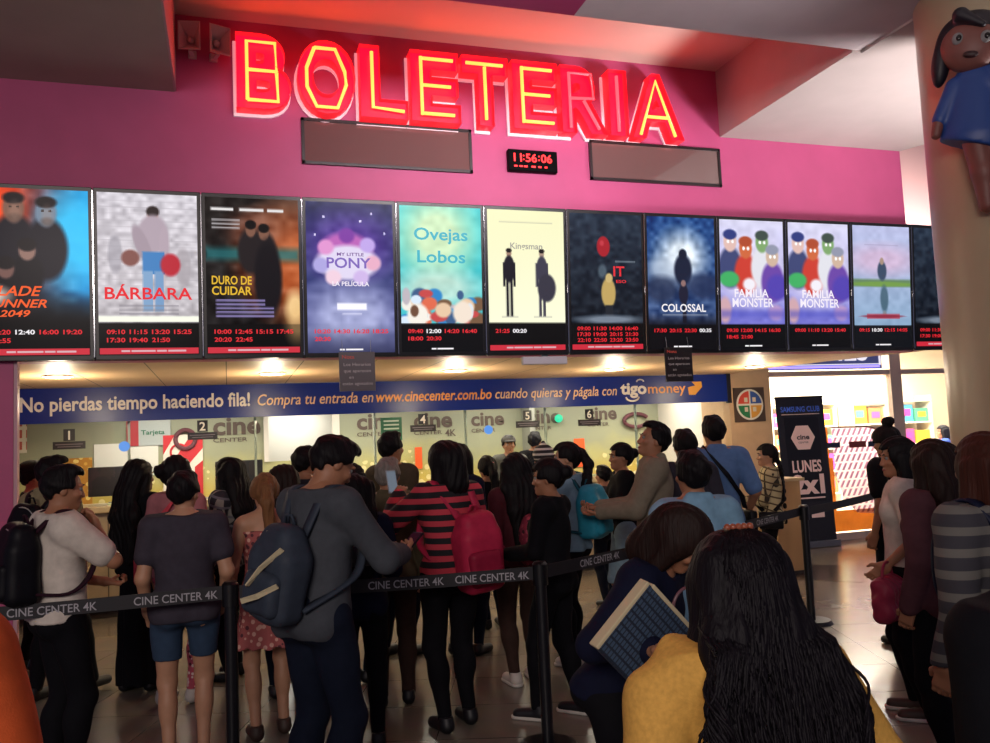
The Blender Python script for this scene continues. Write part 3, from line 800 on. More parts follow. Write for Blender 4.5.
LET = [('B', .115, .545, 'first letter of the red neon sign, next to the two horn speakers'), ('O', .600, 1.075, 'rounded letter O of the red neon sign'),
 ('L', 1.115, 1.52, 'letter L of the red neon sign, above the left tinted window'), ('E', 1.55, 1.985, 'letter E of the red neon sign between L and T'),
 ('T', 2.01, 2.435, 'letter T of the red neon sign, above and left of the clock'), ('E', 2.475, 2.915, 'letter E of the red neon sign between T and R, above the clock'),
 ('R', 2.94, 3.395, 'letter R of the red neon sign'), ('I', 3.42, 3.605, 'narrow letter I of the red neon sign'), ('A', 3.65, 4.185, 'last letter of the red neon sign, A beside the ceiling recess corner')]
for k, (ch, x0, x1, lab) in enumerate(LET):
    z0 = 4.405; H = 0.63; w = x1-x0
    t = thing('neon_letter', lab, 'sign letter', (x0, 6.95, z0), (0, 0, 0), 'neon letters on the pink wall')
    b = 0.06 if ch not in 'IA' else 0.045
    put('letter_backing', letter_curve(ch, -.022, w+.004, -.026, H+.004, .02, 'BOTH', b), BACKP, t, (0, -.014, 0), RX90)
    put('letter_side', letter_curve(ch, 0, w, 0, H, 0.15, 'NONE', b), SIDE, t, (0, -0.078, 0), RX90)
    put('letter_face', letter_curve(ch, 0.004, w-0.004, 0.004, H-0.004, 0.0, 'FRONT', b), REDF, t, (0, -0.085, 0), RX90)
    for pl in TUBES[ch]:
        put('neon_tube', MB().tube([(u*w, -0.135, v*H) for u, v in pl], 0.015, 10), TUBER if ch in 'RI' else TUBE, t, smooth=True)

# ------------------------------------------------------------------ clock, speakers
t = thing('wall_clock', 'black digital clock with red digits between the two tinted windows', 'clock', (2.672, 6.95, 4.05))
put('clock_case', MB().box((0, -0.03, 0.098), (0.47, 0.06, 0.196), None, 0.006), mat('black_clock_face', '#070608', .5, spec=.05), t)
REDL = mat('red_led', '#ff2020', 0.4, emit='#ff2a2e', strength=2.2)
for x, w, s_ in ((-.185, .075, '11'), (-.072, .107, '56'), (.075, .107, '06')): lettering('digits', s_, t, REDL, (x, -0.0615, 0.085), width=w, height=0.078, bold=0.012)
for x in (-.091, .056): put('colon', MB().box((x, -.0615, .105), (.01, .001, .012)).box((x, -.0615, .14), (.01, .001, .012)), REDL, t)
mb = MB()
for x, w in ((-0.17, .03), (-0.12, .03), (-0.075, .035), (0.0, .04), (0.06, .03), (0.12, .025)): mb.box((x, -0.061, 0.042), (w, 0.002, 0.014))
put('date_digits', mb, REDL, t)
def horn(lab, x, z, turn):
    t = thing('horn_speaker', lab, 'speaker', (x, 6.95, z), (0, 0, turn), 'horn speakers on the pink wall')
    sp = mat('grey_horn_plastic', '#c4bcc0', 0.5)
    mb = MB(); bm = mb.bm; rings = []
    for y, w, h in ((-0.02, .03, .04), (-0.08, .045, .06), (-0.17, .085, .12), (-0.175, .078, .112), (-0.09, .035, .05), (-0.06, .02, .03)):
        rings.append([bm.verts.new((sx*w, y, sz*h)) for sx, sz in ((-1, -1), (1, -1), (1, 1), (-1, 1))])
    for a, b in zip(rings, rings[1:]):
        for i in range(4): bm.faces.new((a[i], a[(i+1) % 4], b[(i+1) % 4], b[i]))
    bm.faces.new(rings[0]); bm.faces.new(rings[-1])
    put('horn', mb, sp, t)
    put('driver', MB().sph((0, -0.085, 0), (.028, .03, .028), 16), mat('pale_driver_cone', '#b9b2b4', 0.4), t, smooth=True)
    put('mount_bracket', MB().box((0, -0.015, -0.09), (.06, .03, .06)).box((0, -0.07, -0.10), (.03, .1, .015)), sp, t)
horn('left one of the two grey horn speakers beside the ceiling drop', -0.215, 4.955, -0.12)
horn('right one of the two grey horn speakers, nearest the neon letter B', -0.06, 4.945, 0.35)

# ------------------------------------------------------------------ poster screens
NU, NV = 74, 132
U, Vv = np.meshgrid((np.arange(NU)+.5)/NU, (np.arange(NV)+.5)/NV, indexing='xy')
def C(h): return np.array([int(h[i:i+2], 16)/255 for i in (1, 3, 5)])
class Paint:
    def __init__(s, top, bot=None, seed=1):
        t = Vv[..., None]; s.a = C(top)*t+C(bot or top)*(1-t); s.r = np.random.RandomState(seed)
    def mix(s, m, c): s.a = s.a*(1-m[..., None])+C(c)*m[..., None]; return s
    def ell(s, x, y, rx, ry, c, soft=0.06, op=1.0, rot=0):
        a = math.radians(rot); dx, dy = U-x, (Vv-y)*1.75
        u, v = dx*math.cos(a)+dy*math.sin(a), -dx*math.sin(a)+dy*math.cos(a)
        d = np.sqrt((u/rx)**2+(v/(ry*1.75))**2); return s.mix(np.clip((1-d)/max(soft, 1e-3)+.5, 0, 1)*op, c)
    def rect(s, x0, x1, y0, y1, c, op=1.0, soft=0.008):
        m = np.clip(np.minimum(np.minimum(U-x0, x1-U), np.minimum(Vv-y0, y1-Vv))/soft+.5, 0, 1); return s.mix(m*op, c)
    def grad(s, axis, a, b, c, op=1.0):
        g = np.clip(((U if axis == 'u' else Vv)-a)/(b-a), 0, 1); return s.mix(g*op, c)
    def fuzz(s, amt, n=14):
        q = s.r.rand(n*2, n); yi = np.linspace(0, n*2-1.01, NV); xi = np.linspace(0, n-1.01, NU)
        y0 = yi.astype(int); x0 = xi.astype(int); fy = (yi-y0)[:, None]; fx = (xi-x0)[None]
        g = (q[y0][:, x0]*(1-fy)*(1-fx)+q[y0+1][:, x0]*fy*(1-fx)+q[y0][:, x0+1]*(1-fy)*fx+q[y0+1][:, x0+1]*fy*fx)
        s.a = np.clip(s.a+(g[..., None]-.5)*amt, 0, 1); return s
    def man(s, x, y, k, body, skin, hair='#15100f', legs=True):
        """plain standing figure, y = feet"""
        s.ell(x, y+.80*k, .05*k*1.2, .055*k*1.0, skin, .3); s.ell(x, y+.835*k, .055*k*1.2, .03*k, hair, .3)
        s.ell(x, y+.60*k, .13*k, .17*k, body, .2)
        s.rect(x-.15*k, x-.09*k, y+.38*k, y+.68*k, body); s.rect(x+.09*k, x+.15*k, y+.38*k, y+.68*k, body)
        if legs: s.rect(x-.08*k, x-.015*k, y, y+.48*k, body); s.rect(x+.015*k, x+.08*k, y, y+.48*k, body)
        return s
def poster_hot():
    p = Paint('#b03018', '#0a0608', 2).grad('u', .30, .95, '#1a8fd0').grad('v', .38, .12, '#060508').fuzz(.22)
    p.grad('u', .38, .0, '#e8401c', .8).ell(.05, .75, .3, .3, '#f05024', .9, .9).ell(.90, .72, .35, .25, '#2cc0f4', .9, .9).grad('v', .40, .2, '#060508')
    for x, y, r, c in ((.30, .88, .10, '#7a5648'), (.60, .86, .10, '#6d7f92')):
        p.ell(x, y-.22, r*2.0, .19, '#15131c', .25).ell(x, y, r, .085, c, .3).ell(x, y+.062, r*1.0, .035, '#1a1416', .4).ell(x+.01, y-.055, r*.6, .025, '#3a2c28', .8, .6).ell(x-.03, y+.01, .014, .007, '#1c1412', .6).ell(x+.04, y+.01, .014, .007, '#1c1412', .6).ell(x+.1*r, y-.02, r*.5, .06, '#a88878', .9, .35)
    for x, y, r, c in ((.42, .63, .08, '#8a6a60'), (.22, .52, .08, '#6e4e48')):
        p.ell(x, y-.15, r*1.9, .13, '#0e0c12', .3).ell(x, y, r, .06, c, .3).ell(x, y+.035, r*1.1, .04, '#151013', .3)
    return p.rect(0, 1, 0, .20, '#060507').ell(0.02, .36, .22, .06, '#ffe8d8', .9, .9)
def poster_red_title():
    p = Paint('#c9c4cc', '#b4aeb2', 3).fuzz(.25, 20)
    for y in np.linspace(.3, .95, 17): p.rect(0, 1, y, y+.006, '#aaa4ac', .5)
    p.ell(.17, .62, .07, .12, '#8e8a94', .3, .6).ell(.85, .55, .08, .12, '#9a9298', .3, .6)
    p.ell(.55, .87, .055, .045, '#a87a68', .3).ell(.55, .89, .065, .035, '#241a1a', .3).ell(.55, .75, .15, .12, '#a898a4', .25).ell(.44, .68, .07, .13, '#9c8c98', .25, rot=20)
    p.ell(.66, .68, .05, .12, '#ab9aa6', .25).rect(.44, .66, .50, .64, '#3a78b4').rect(.44, .54, .27, .52, '#7a9cc0').rect(.56, .65, .27, .52, '#7094bc')
    p.ell(.72, .56, .10, .07, '#b02030', .3).ell(.32, .60, .09, .05, '#7a4a44', .3)
    for y in (.30, .275, .25): p.rect(.2, .8, y, y+.008, '#7c7680', .7)
    return p.rect(0, 1, .205, .24, '#eef0e0').rect(0, 1, 0, .20, '#050506')
def poster_night_fire():
    p = Paint('#16110f', '#0c0a0c', 4).ell(.85, .60, .45, .3, '#b8562c', 1.0, .9).ell(.55, .80, .30, .12, '#7a4a3a', 1.0, .8).fuzz(.22)
    p.grad('u', .5, 1, '#d07a40', .25).rect(0, 1, .60, .68, '#1d6e74', .75, .05)
    for x, y in ((.48, .80), (.62, .78)): p.ell(x, y-.14, .14, .15, '#201a1c', .3).ell(x, y, .055, .05, '#7a5444', .3).ell(x, y+.03, .06, .03, '#0d0a0a', .3)
    p.ell(.66, .48, .15, .25, '#120f14', .3).ell(.95, .30, .10, .10, '#ffe0a0', .9, .8)
    for x0, x1 in ((.06, .30), (.36, .62), (.66, .84)): p.rect(x0, x1, .915, .935, '#d8d4d4')
    for y in (.85, .825, .80): p.rect(.07, .36, y, y+.012, '#b8b4b8', .8)
    for y in (.335, .31, .285, .26, .235): p.rect(.10, .62+.1*(y < .30), y, y+.014, '#8c80b8', .85)
    return p.rect(0, 1, 0, .19, '#060506').ell(.97, .2, .12, .12, '#e8b878', 1, .5)
def poster_purple():
    p = Paint('#1e2350', '#5a5f9c', 5).ell(.5, .72, .45, .2, '#5a3c98', 1.0, .9).ell(.5, .22, .5, .22, '#b8bce0', 1.0, .75).fuzz(.14)
    for x, y in ((.2, .9), (.75, .93), (.9, .8), (.1, .78), (.62, .88)): p.ell(x, y, .012, .008, '#e8e0ff', .5)
    p.ell(.45, .67, .30, .13, '#b460b0', .3).ell(.47, .60, .36, .115, '#d8cfe8', .25)
    for x, y, c in ((.22, .70, '#d890c8'), (.70, .72, '#b9a0e0'), (.76, .60, '#e0a8c0'), (.16, .58, '#a8a0d8'), (.30, .50, '#e8c8d8'), (.62, .50, '#c8b0e0'), (.46, .78, '#7a3c9c')): p.ell(x, y, .09, .05, c, .4)
    return p.rect(.34, .68, .285, .33, '#f0eef8').rect(.4, .62, .255, .262, '#d8d8f0').grad('v', .20, .0, '#2a2c48', .8)
def poster_teal():
    p = Paint('#3cc4c8', '#46b8c4', 6).ell(.45, .80, .42, .26, '#d8e8b8', 1.0, .9).ell(.45, .44, .5, .12, '#c8dccc', .9, .8).fuzz(.1)
    r = random.Random(4)
    for i in range(46):
        c = r.choice(['#2f7fc0', '#e8e4dc', '#d8684c', '#b8b0b8', '#3c5a84', '#e0c0a0', '#74563f', '#d0e0f0', '#c04848']); p.ell(r.uniform(.02, .98), r.uniform(.20, .40), r.uniform(.04, .11), r.uniform(.02, .06), c, .3)
    p.ell(.2, .25, .13, .08, '#ece6dc', .3).ell(.16, .28, .05, .04, '#6b4a38', .3).ell(.75, .27, .12, .08, '#e9d9c9', .3)
    return p.rect(0, 1, 0, .195, '#06070a')
def poster_cream():
    p = Paint('#eceabc', '#f2f2d8', 7)
    p.man(.27, .245, .56, '#15131f', '#9a7a68').man(.70, .245, .56, '#3a3848', '#a08878').ell(.76, .45, .12, .10, '#34323f', .2).rect(.16, .38, .238, .246, '#9a9690', .6).rect(.58, .82, .238, .246, '#9a9690', .6)
    return p.rect(.15, .85, .91, .918, '#c8c6a8').rect(0, 1, 0, .20, '#050506')
def poster_dark():
    p = Paint('#1c2a3c', '#0b1018', 8).fuzz(.14, 18).ell(.46, .76, .09, .075, '#a01c28', .15).ell(.44, .785, .03, .02, '#c8404c', .6, .7)
    p.ell(.44, .58, .06, .05, '#60707c', .6, .7).ell(.52, .42, .10, .11, '#b89c5c', .2).ell(.53, .53, .05, .035, '#c4ab70', .3).rect(.47, .58, .25, .33, '#20242c')
    return p.ell(.52, .225, .42, .03, '#8c98a8', .9, .8).rect(.62, .9, .648, .656, '#9aa4ac', .8).rect(0, 1, 0, .195, '#060507')
def poster_blue():
    p = Paint('#16407c', '#3c4a70', 9).ell(.5, .70, .32, .18, '#dfe8f0', 1.0, .95).fuzz(.3, 16).ell(.22, .60, .22, .10, '#b8c4d4', .9, .7)
    p.ell(.52, .60, .13, .12, '#141c34', .3).ell(.52, .72, .06, .04, '#10182c', .3).ell(.2, .45, .25, .10, '#26304c', .6, .8).ell(.82, .48, .25, .10, '#222e50', .6, .8)
    p.ell(.52, .42, .07, .08, '#1c1c30', .3).ell(.52, .50, .035, .025, '#8a6a68', .4).rect(.5, .56, .20, .36, '#1a1a2c').rect(.2, .88, .255, .263, '#c8ccd8', .7)
    return p.grad('v', .28, .18, '#0d0e18', .9).rect(0, 1, 0, .185, '#07070c')
def poster_family():
    p = Paint('#d4d2ea', '#5a58c0', 10).ell(.5, .60, .5, .25, '#e4ddea', 1, .8).fuzz(.1)
    for x, y, c, hc in ((.16, .83, '#d8b4ac', '#2c3878'), (.40, .78, '#c8643c', '#a8482c'), (.66, .83, '#7aa068', '#3c4a44'), (.82, .72, '#c8ac98', '#8c90a4')):
        p.ell(x, y-.20, .18, .16, {'#2c3878': '#3c4470', '#a8482c': '#c43c30', '#3c4a44': '#d8d8e0'}.get(hc, '#6844a0'), .25).ell(x, y, .10, .08, c, .25).ell(x, y+.055, .105, .04, hc, .3).ell(x-.03, y, .02, .014, '#f4f4f4', .4).ell(x+.04, y, .02, .014, '#f4f4f4', .4)
    p.ell(.14, .54, .15, .06, '#3fa860', .3).ell(.45, .50, .1, .05, '#e8e4ec', .5).ell(.9, .48, .18, .10, '#5040a8', .4).ell(.06, .30, .10, .10, '#c8a0a8', .4).ell(.86, .28, .12, .06, '#b090c0', .5).rect(0, 1, .24, .30, '#3c40b0', .5, .04)
    return p.rect(0, 1, 0, .19, '#08090c')
def poster_dawn():
    p = Paint('#b4b8dc', '#7a9cb8', 11).ell(.5, .72, .6, .12, '#d0b0cc', 1, .8).fuzz(.08).rect(0, 1, .50, .56, '#5c7c50', .9, .02).ell(.5, .52, .6, .02, '#6f9448', .5)
    p.ell(.5, .63, .08, .08, '#384860', .3).ell(.5, .71, .035, .03, '#a08878', .4).ell(.53, .40, .07, .11, '#3c5868', .4, .85).ell(.53, .27, .035, .03, '#7c8088', .5)
    return p.rect(.2, .8, .84, .846, '#9890b0', .7).rect(.22, .80, .235, .275, '#b03848', .8).ell(.5, .255, .36, .012, '#8a2c40', .5).rect(0, 1, 0, .18, '#0c0f14')
def sign_of(p, seed): # small caption under the picture
    return p
def screen_mesh(p):
    a = np.clip(p.a, 0, 1); a = np.where(a <= .04045, a/12.92, ((a+.055)/1.055)**2.4)
    x = np.linspace(-.355, .355, NU+1); z = np.linspace(0.035, 1.268, NV+1)
    V = np.array([(xx, -0.0725, zz) for zz in z for xx in x])
    i = np.arange(NV)[:, None]*(NU+1)+np.arange(NU)[None]; Q = np.stack([i, i+1, i+NU+2, i+NU+1], -1).reshape(-1, 4)
    me = mesh_np('screen_picture', [(V, Q)]); me.polygons.foreach_set('use_smooth', np.zeros(len(me.polygons), bool))
    at = me.color_attributes.new('picture', 'FLOAT_COLOR', 'CORNER')
    col = np.ones((len(Q)*4, 4), np.float32); col[:, :3] = a.reshape(-1, 3).repeat(4, 0); at.data.foreach_set('color', col.ravel()); return me
def screen_mat():
    m = bpy.data.materials.new('lit_screen'); m.use_nodes = True; nt = m.node_tree; b = nt.nodes['Principled BSDF']
    at = nt.nodes.new('ShaderNodeVertexColor'); at.layer_name = 'picture'
    b.inputs['Base Color'].default_value = (0.01, 0.01, 0.01, 1); b.inputs['Roughness'].default_value = 0.25; b.inputs['Specular IOR Level'].default_value = 0.08
    nt.links.new(at.outputs[0], b.inputs['Emission Color']); b.inputs['Emission Strength'].default_value = 1.15; return m
SCR = screen_mat()
def emis(n, c, s): return mat(n, '#050505', 0.5, emit=c, strength=s)
L_RED = emis('lit_red_text', '#e8202c', 1.0); L_WHITE = emis('lit_white_text', '#f4f0f4', 1.0); L_ORANGE = emis('lit_orange_text', '#f0581c', 1.1)
L_YEL = emis('lit_yellow_text', '#e8b820', 1.0); L_CYAN = emis('lit_cyan_text', '#1cb0c4', 1.0); L_STRIP = emis('lit_red_strip', '#d8283c', 0.9); L_GREY = emis('lit_grey_text', '#a8a698', 0.9); L_PALE = emis('lit_pale_text', '#f6eefa', 1.0)
SCREENS = [
 (poster_hot, 'leftmost poster screen, red to blue picture with orange title', [('BLADE', .30, .36, .06, L_ORANGE, .3), ('RUNNER', .30, .29, .05, L_ORANGE, .3), ('2049', .30, .235, .04, L_ORANGE, .25)], ['09:20 12:40 16:00 19:20', '22:55'], (0, 1), True),
 (poster_red_title, 'pale poster screen titled in red with a standing woman', [('BÁRBARA', .5, .345, .075, L_RED, 0)], ['09:10 11:15 13:20 15:25', '17:30 19:40 21:50'], None, True),
 (poster_night_fire, 'dark poster screen with yellow title and fiery orange glow', [('DURO DE', .27, .445, .055, L_YEL, 0), ('CUIDAR', .27, .378, .055, L_YEL, 0)], ['10:00 12:45 15:15 17:45', '20:20 22:45'], None, True),
 (poster_purple, 'purple poster screen with a pale violet title cloud', [('MY LITTLE', .5, .645, .022, emis('lit_violet_text', '#6a2c98', .8), 0), ('PONY', .48, .565, .07, emis('lit_indigo_text', '#7a5cc0', .9), 0), ('LA PELÍCULA', .5, .445, .03, L_PALE, 0)], ['10:20 14:30 16:20 18:25', '20:30'], None, False),
 (poster_teal, 'turquoise poster screen with two cyan title words', [('Ovejas', .5, .77, .085, L_CYAN, 0), ('Lobos', .5, .615, .085, L_CYAN, 0)], ['09:40 12:00 14:20 16:40', '18:00 20:30'], (0, 1), False),
 (poster_cream, 'cream poster screen with two dark suited figures', [('Kingsman', .5, .725, .045, L_GREY, 0)], ['21:25 00:20'], None, True),
 (poster_dark, 'dark poster screen with a red round shape, beside the cream one', [('IT', .67, .545, .075, L_RED, 0), ('ESO', .70, .495, .022, L_RED, 0)], ['09:00 11:30 14:00 16:40', '17:30 19:00 20:15 21:30', '22:10 22:50 23:20 23:50'], None, True),
 (poster_blue, 'night blue poster screen with a bright cloud', [('COLOSSAL', .52, .285, .06, L_WHITE, 0)], ['17:30 20:15 22:30 00:35'], None, False),
 (poster_family, 'first of the two lilac poster screens with four cartoon heads', [('FAMILIA', .48, .40, .065, L_PALE, 0), ('MONSTER', .5, .325, .07, L_PALE, 0)], ['09:30 12:00 14:15 16:30', '18:45 21:00'], None, False),
 (poster_family, 'second of the two lilac poster screens, next to the dawn picture', [('FAMILIA', .48, .40, .065, L_PALE, 0), ('MONSTER', .5, .325, .07, L_PALE, 0)], ['09:00 11:10 13:20 15:40'], None, False),
 (poster_dawn, 'pale dawn poster screen with a figure over a green bank', [], ['09:15 10:30 12:15 14:05'], None, False),
 (poster_dark, 'rightmost poster screen, partly hidden behind the round column', [('IT', .67, .545, .075, L_RED, 0)], ['09:00 11:30 14:00 16:40', '17:30 19:00 20:15 21:30'], None, True)]
for k, (fn, lab, titles, times, _, strip) in enumerate(SCREENS):
    xc = -1.322+0.7695*k
    t = thing('poster_screen', lab, 'screen', (xc, 6.93, 2.388), (math.radians(4.4), 0, 0), 'poster screens over the counter')
    put('screen_frame', MB().bx(-.380, .380, -.07, 0, 0, 1.30, 0.004), BLACKP, t)
    put('screen_picture', screen_mesh(fn()), SCR, t)
    for q, (tx, u, v, hh, mm, sh) in enumerate(titles):
        z = .035+v*1.233; wmax = None
        w = {'BÁRBARA': .62, 'DURO DE': .30, 'CUIDAR': .30, 'BLADE': .36, 'RUNNER': .42, '2049': .2, 'PONY': .36, 'MY LITTLE': .22, 'LA PELÍCULA': .30, 'Ovejas': .47, 'Lobos': .42, 'Kingsman': .30, 'IT': .11, 'ESO': .10, 'COLOSSAL': .47, 'FAMILIA': .38, 'MONSTER': .46}[tx]
        lettering('title_lettering', tx, t, mm, (-.355+u*.71, -.0745, z), width=w, height=hh*1.233, bold=.018, shear=sh, align='CENTER')
    rows = times
    for q, row in enumerate(rows):
        for j, tm in enumerate(row.split()):
            z = .195-q*.062 if len(rows) < 3 else .215-q*.052
            lettering('showtime', tm, t, L_WHITE if (k, q, j) in ((0, 0, 1), (4, 0, 1), (5, 0, 1), (7, 0, 3), (10, 0, 1)) else L_RED, (-.30+j*.158, -.0745, z), width=.128, height=.034, bold=.025)
    if strip:
        put('caption_strip', MB().bx(-.35, .35, -.0742, -.072, .042, .088), L_STRIP, t)
        mb = MB()
        for a, b in ((-.20, -.14), (-.13, .04), (.05, .12), (.13, .26)): mb.bx(a, b, -.0752, -.074, .058, .072)
        put('caption', mb, emis('lit_pink_text', '#f0c0c8', .8), t)
    else:
        mb = MB()
        for a, b in ((-.10, -.06), (-.05, .09)): mb.bx(a, b, -.0745, -.073, .055, .068)
        put('caption', mb, L_WHITE, t)
    put('joint_clamp', MB().bx(.3805, .3885, -.075, -.01, .02, 1.28).bx(.381, .3885, -.085, -.07, .55, .62).bx(.381, .3885, -.085, -.07, .02, .07), CHROME, t)

# ------------------------------------------------------------------ hanging notices, downlights
for lab, x0, x1, z0, z1, col in (('grey notice hanging under the purple poster screen', .872, 1.165, 2.10, 2.42, '#5c5658'), ('dark notice hanging under the night blue poster screen', 3.845, 4.13, 2.115, 2.43, '#1c181a')):
    xc = (x0+x1)/2
    t = thing('hanging_notice', lab, 'sign', (xc, 6.82, z0), (0, 0, 0), 'notices hanging under the screens')
    put('notice_board', MB().bx(x0-xc, x1-xc, 0, .012, 0, z1-z0, .002), mat('notice_'+col[1:], col, 0.35), t)
    put('hanging_wire', MB().cyl((x0-xc+.03, .006, z1-z0), (x0-xc+.03, .02, z1-z0+.1), .002).cyl((x1-xc-.03, .006, z1-z0), (x1-xc-.03, .02, z1-z0+.1), .002), STEEL, t)
    lettering('red_lettering', 'Nota', t, mat('notice_red', '#c85040', .5), (x0-xc+.025, -.002, .265), width=.10, height=.03, bold=.01)
    for q, (s, w) in enumerate((('Los Horarios', .22), ('que aparecen', .22), ('en', .035), ('están agotados', .245))):
        lettering('lettering', s, t, mat('notice_white', '#b9b2b0', .5), (0.0 if s != 'en' else -.05, -.002, .205-q*.052), width=w, height=.026, align='CENTER')
t = thing('emergency_light', 'small white box hanging under the cream poster screen', 'light fitting', (2.69, 6.88, 2.30))
put('light_case', MB().bx(-.21, .21, 0, .05, 0, .07, .006), mat('white_light_case', '#b8b4ba', .5), t)
put('light_bracket', MB().bx(-.03, .03, .01, .03, .07, .1), STEEL, t)
LAMP = emis('lit_downlight', '#ffe2bc', 14)
for i, (x, y, lab) in enumerate(((-1.414, 8.17, 'leftmost round downlight in the tan soffit, near the pink pier'), (.415, 8.24, 'round soffit downlight under the yellow titled poster screen'), (2.23, 8.26, 'round soffit downlight under the turquoise poster screen'), (4.117, 8.45, 'round soffit downlight just left of the dark hanging notice'), (5.93, 8.42, 'round soffit downlight nearest the beige pillar'))):
    t = thing('downlight', lab, 'lamp', (x, y, 2.386), (0, 0, 0), 'round downlights in the tan soffit')
    put('trim_ring', MB().cyl((0, 0, -.012), (0, 0, 0.01), .125, .13, 32), WHITE, t)
    put('lamp_disc', MB().cyl((0, 0, -.016), (0, 0, -.011), .10, .10, 32), LAMP, t)
    d = bpy.data.lights.new('downlight_beam', 'POINT'); d.energy = 26; d.color = (1, .84, .6); d.shadow_soft_size = .05
    o = bpy.data.objects.new('downlight_beam', d); COL.objects.link(o); o.parent = t; o.location = (0, 0, -.25)

# ------------------------------------------------------------------ blue banner
t = thing('banner', 'long blue banner above the ticket counter glass', 'banner', (2.0, 9.5, 2.02))
put('banner_board', MB().bx(-5.1, 4.24, 0, .03, 0, .36), mat('blue_banner_vinyl', '#12287a', .32, spec=.3), t)
put('banner_edge', MB().bx(4.24, 4.30, -.005, .04, -.02, .365), mat('dark_banner_edge', '#14131c', .4), t)
BW = mat('banner_white', '#d9d2cf', .5); BO = mat('banner_orange', '#e09548', .5); BT = mat('banner_tan', '#d8b088', .5)
lettering('lettering', 'No pierdas tiempo haciendo fila!', t, BW, (-3.99, -.003, .125), width=2.23, height=.15, bold=.022)
lettering('lettering', 'Compra tu entrada en', t, BT, (-1.68, -.003, .125), width=1.27, height=.125, bold=.008, shear=.22)
lettering('lettering', 'www.cinecenter.com.bo', t, BO, (-.38, -.003, .125), width=1.385, height=.125, bold=.018, shear=.2)
lettering('lettering', 'cuando quieras y págala con', t, BT, (1.05, -.003, .125), width=1.60, height=.125, bold=.008, shear=.22)
lettering('brand_lettering', 'tigo', t, BW, (2.70, -.003, .135), width=.365, height=.15, bold=.035)
lettering('brand_lettering', 'money', t, BO, (3.085, -.003, .135), width=.54, height=.13, bold=.012)
put('smile_mark', MB().tube([(2.86+.09*math.cos(a), -.004, .095+.05*math.sin(a)) for a in np.linspace(math.pi, 2*math.pi, 9)], .012), BW, t)
put('accent_mark', MB().tube([(2.98+.05*math.cos(a), -.004, .285+.03*math.sin(a)) for a in np.linspace(0, math.pi, 7)], .009), BW, t)
put('arrow_mark', MB().prism([(3.67, .10), (3.76, .10), (3.87, .20), (3.86, .27), (3.72, .27), (3.77, .22), (3.66, .20)], -.004, -.001), mat('banner_gold', '#d8932c', .5), t)

# ------------------------------------------------------------------ counter and what stands behind the glass
STONE = mat('beige_counter_stone', '#c6b48c', .3, noise=.12, nscale=12)
t = thing('ticket_counter', 'long beige stone ticket counter under the blue banner', 'counter', (1.6, 9.9, 0))
put('counter_front', MB().bx(-4.6, 4.7, -.30, .25, 0.08, 1.10), mat('counter_panel', '#a8977a', .45, noise=.08, nscale=5), t)
put('counter_top', MB().bx(-4.6, 4.7, -.36, .32, 1.08, 1.15, .01), STONE, t)
put('counter_base', MB().bx(-4.6, 4.7, -.27, .2, 0, .08), mat('dark_plinth', '#2c2620', .5), t)
mb = MB()
for x in np.arange(-4.0, 4.6, 1.2): mb.bx(x, x+.012, -.304, -.3, .08, 1.08)
put('panel_joint', mb, mat('dark_joint', '#5d5140', .6), t)
def monitor(lab, x, y, w=.5, turn=0):
    t = thing('monitor', lab, 'monitor', (x, y, 1.15), (0, 0, turn), 'monitors behind the booth glass')
    put('screen_back', MB().bx(-w/2, w/2, 0, .04, .08, .40, .01), mat('monitor_black', '#14161c', .4), t)
    put('stand_neck', MB().bx(-.03, .03, .02, .05, .02, .12), BLACKP, t); put('stand_foot', MB().cyl((0, .03, 0), (0, .03, .015), .11, seg=24), BLACKP, t)
monitor('leftmost black monitor, behind the number 1 plate', -1.14, 10.05, .62); monitor('black monitor under the large brown wordmark on the left', .12, 10.05, .52)
monitor('black monitor right of the green notice', 2.66, 10.05, .46, .2); monitor('small monitor in the middle of the booth, behind the brown haired man', 1.0, 10.1, .4)
def plate(n, lab, x, z):
    t = thing('number_plate', lab, 'sign', (x, 9.735, z), (0, 0, 0), 'window number plates')
    put('number_board', MB().bx(-.055, .055, -.004, 0, .085, .21), mat('plate_black', '#17141a', .4), t)
    put('name_board', MB().bx(-.155, .155, -.004, 0, 0, .08), mat('plate_dark', '#1e1a22', .4), t)
    lettering('number', n, t, mat('plate_white', '#d8d0bc', .5, emit='#d8d0bc', strength=.25), (0, -.006, .10), height=.095, bold=.02, align='CENTER')
    put('text_line', MB().bx(-.13, .13, -.0055, -.004, .045, .055).bx(-.11, .11, -.0055, -.004, .022, .030), mat('plate_grey', '#77707a', .5), t)
plate('1', 'dark number 1 plate on the booth glass', -1.58, 1.755); plate('2', 'dark number 2 plate on the booth glass', -.26, 1.80); plate('4', 'dark number 4 plate on the booth glass', 2.21, 1.79)
plate('5', 'dark number 5 plate on the booth glass', 3.53, 1.79); plate('6', 'dark number 6 plate on the booth glass', 4.36, 1.78)
WM = mat('wordmark_brown', '#54443c', .5)
def wordmark(lab, x, z, w, y=11.595, k4=False):
    t = thing('wall_wordmark', lab, 'sign', (x, y, z), (0, 0, 0), 'cinema wordmarks on the booth mural')
    lettering('brand_lettering', 'cine', t, WM, (0, -.004, .115), width=w, height=w*.40, bold=.03)
    lettering('brand_lettering', 'CENTER', t, WM, (0, -.004, .015), width=w*.72, height=.055, bold=.01)
    if k4: lettering('brand_lettering', '4K', t, WM, (w*.80, -.004, -.02), width=.16, height=.10, bold=.01)
wordmark('large brown cinema wordmark above the left monitors', -.18, 1.77, .60); wordmark('brown cinema wordmark left of the green notice', 1.70, 1.77, .56)
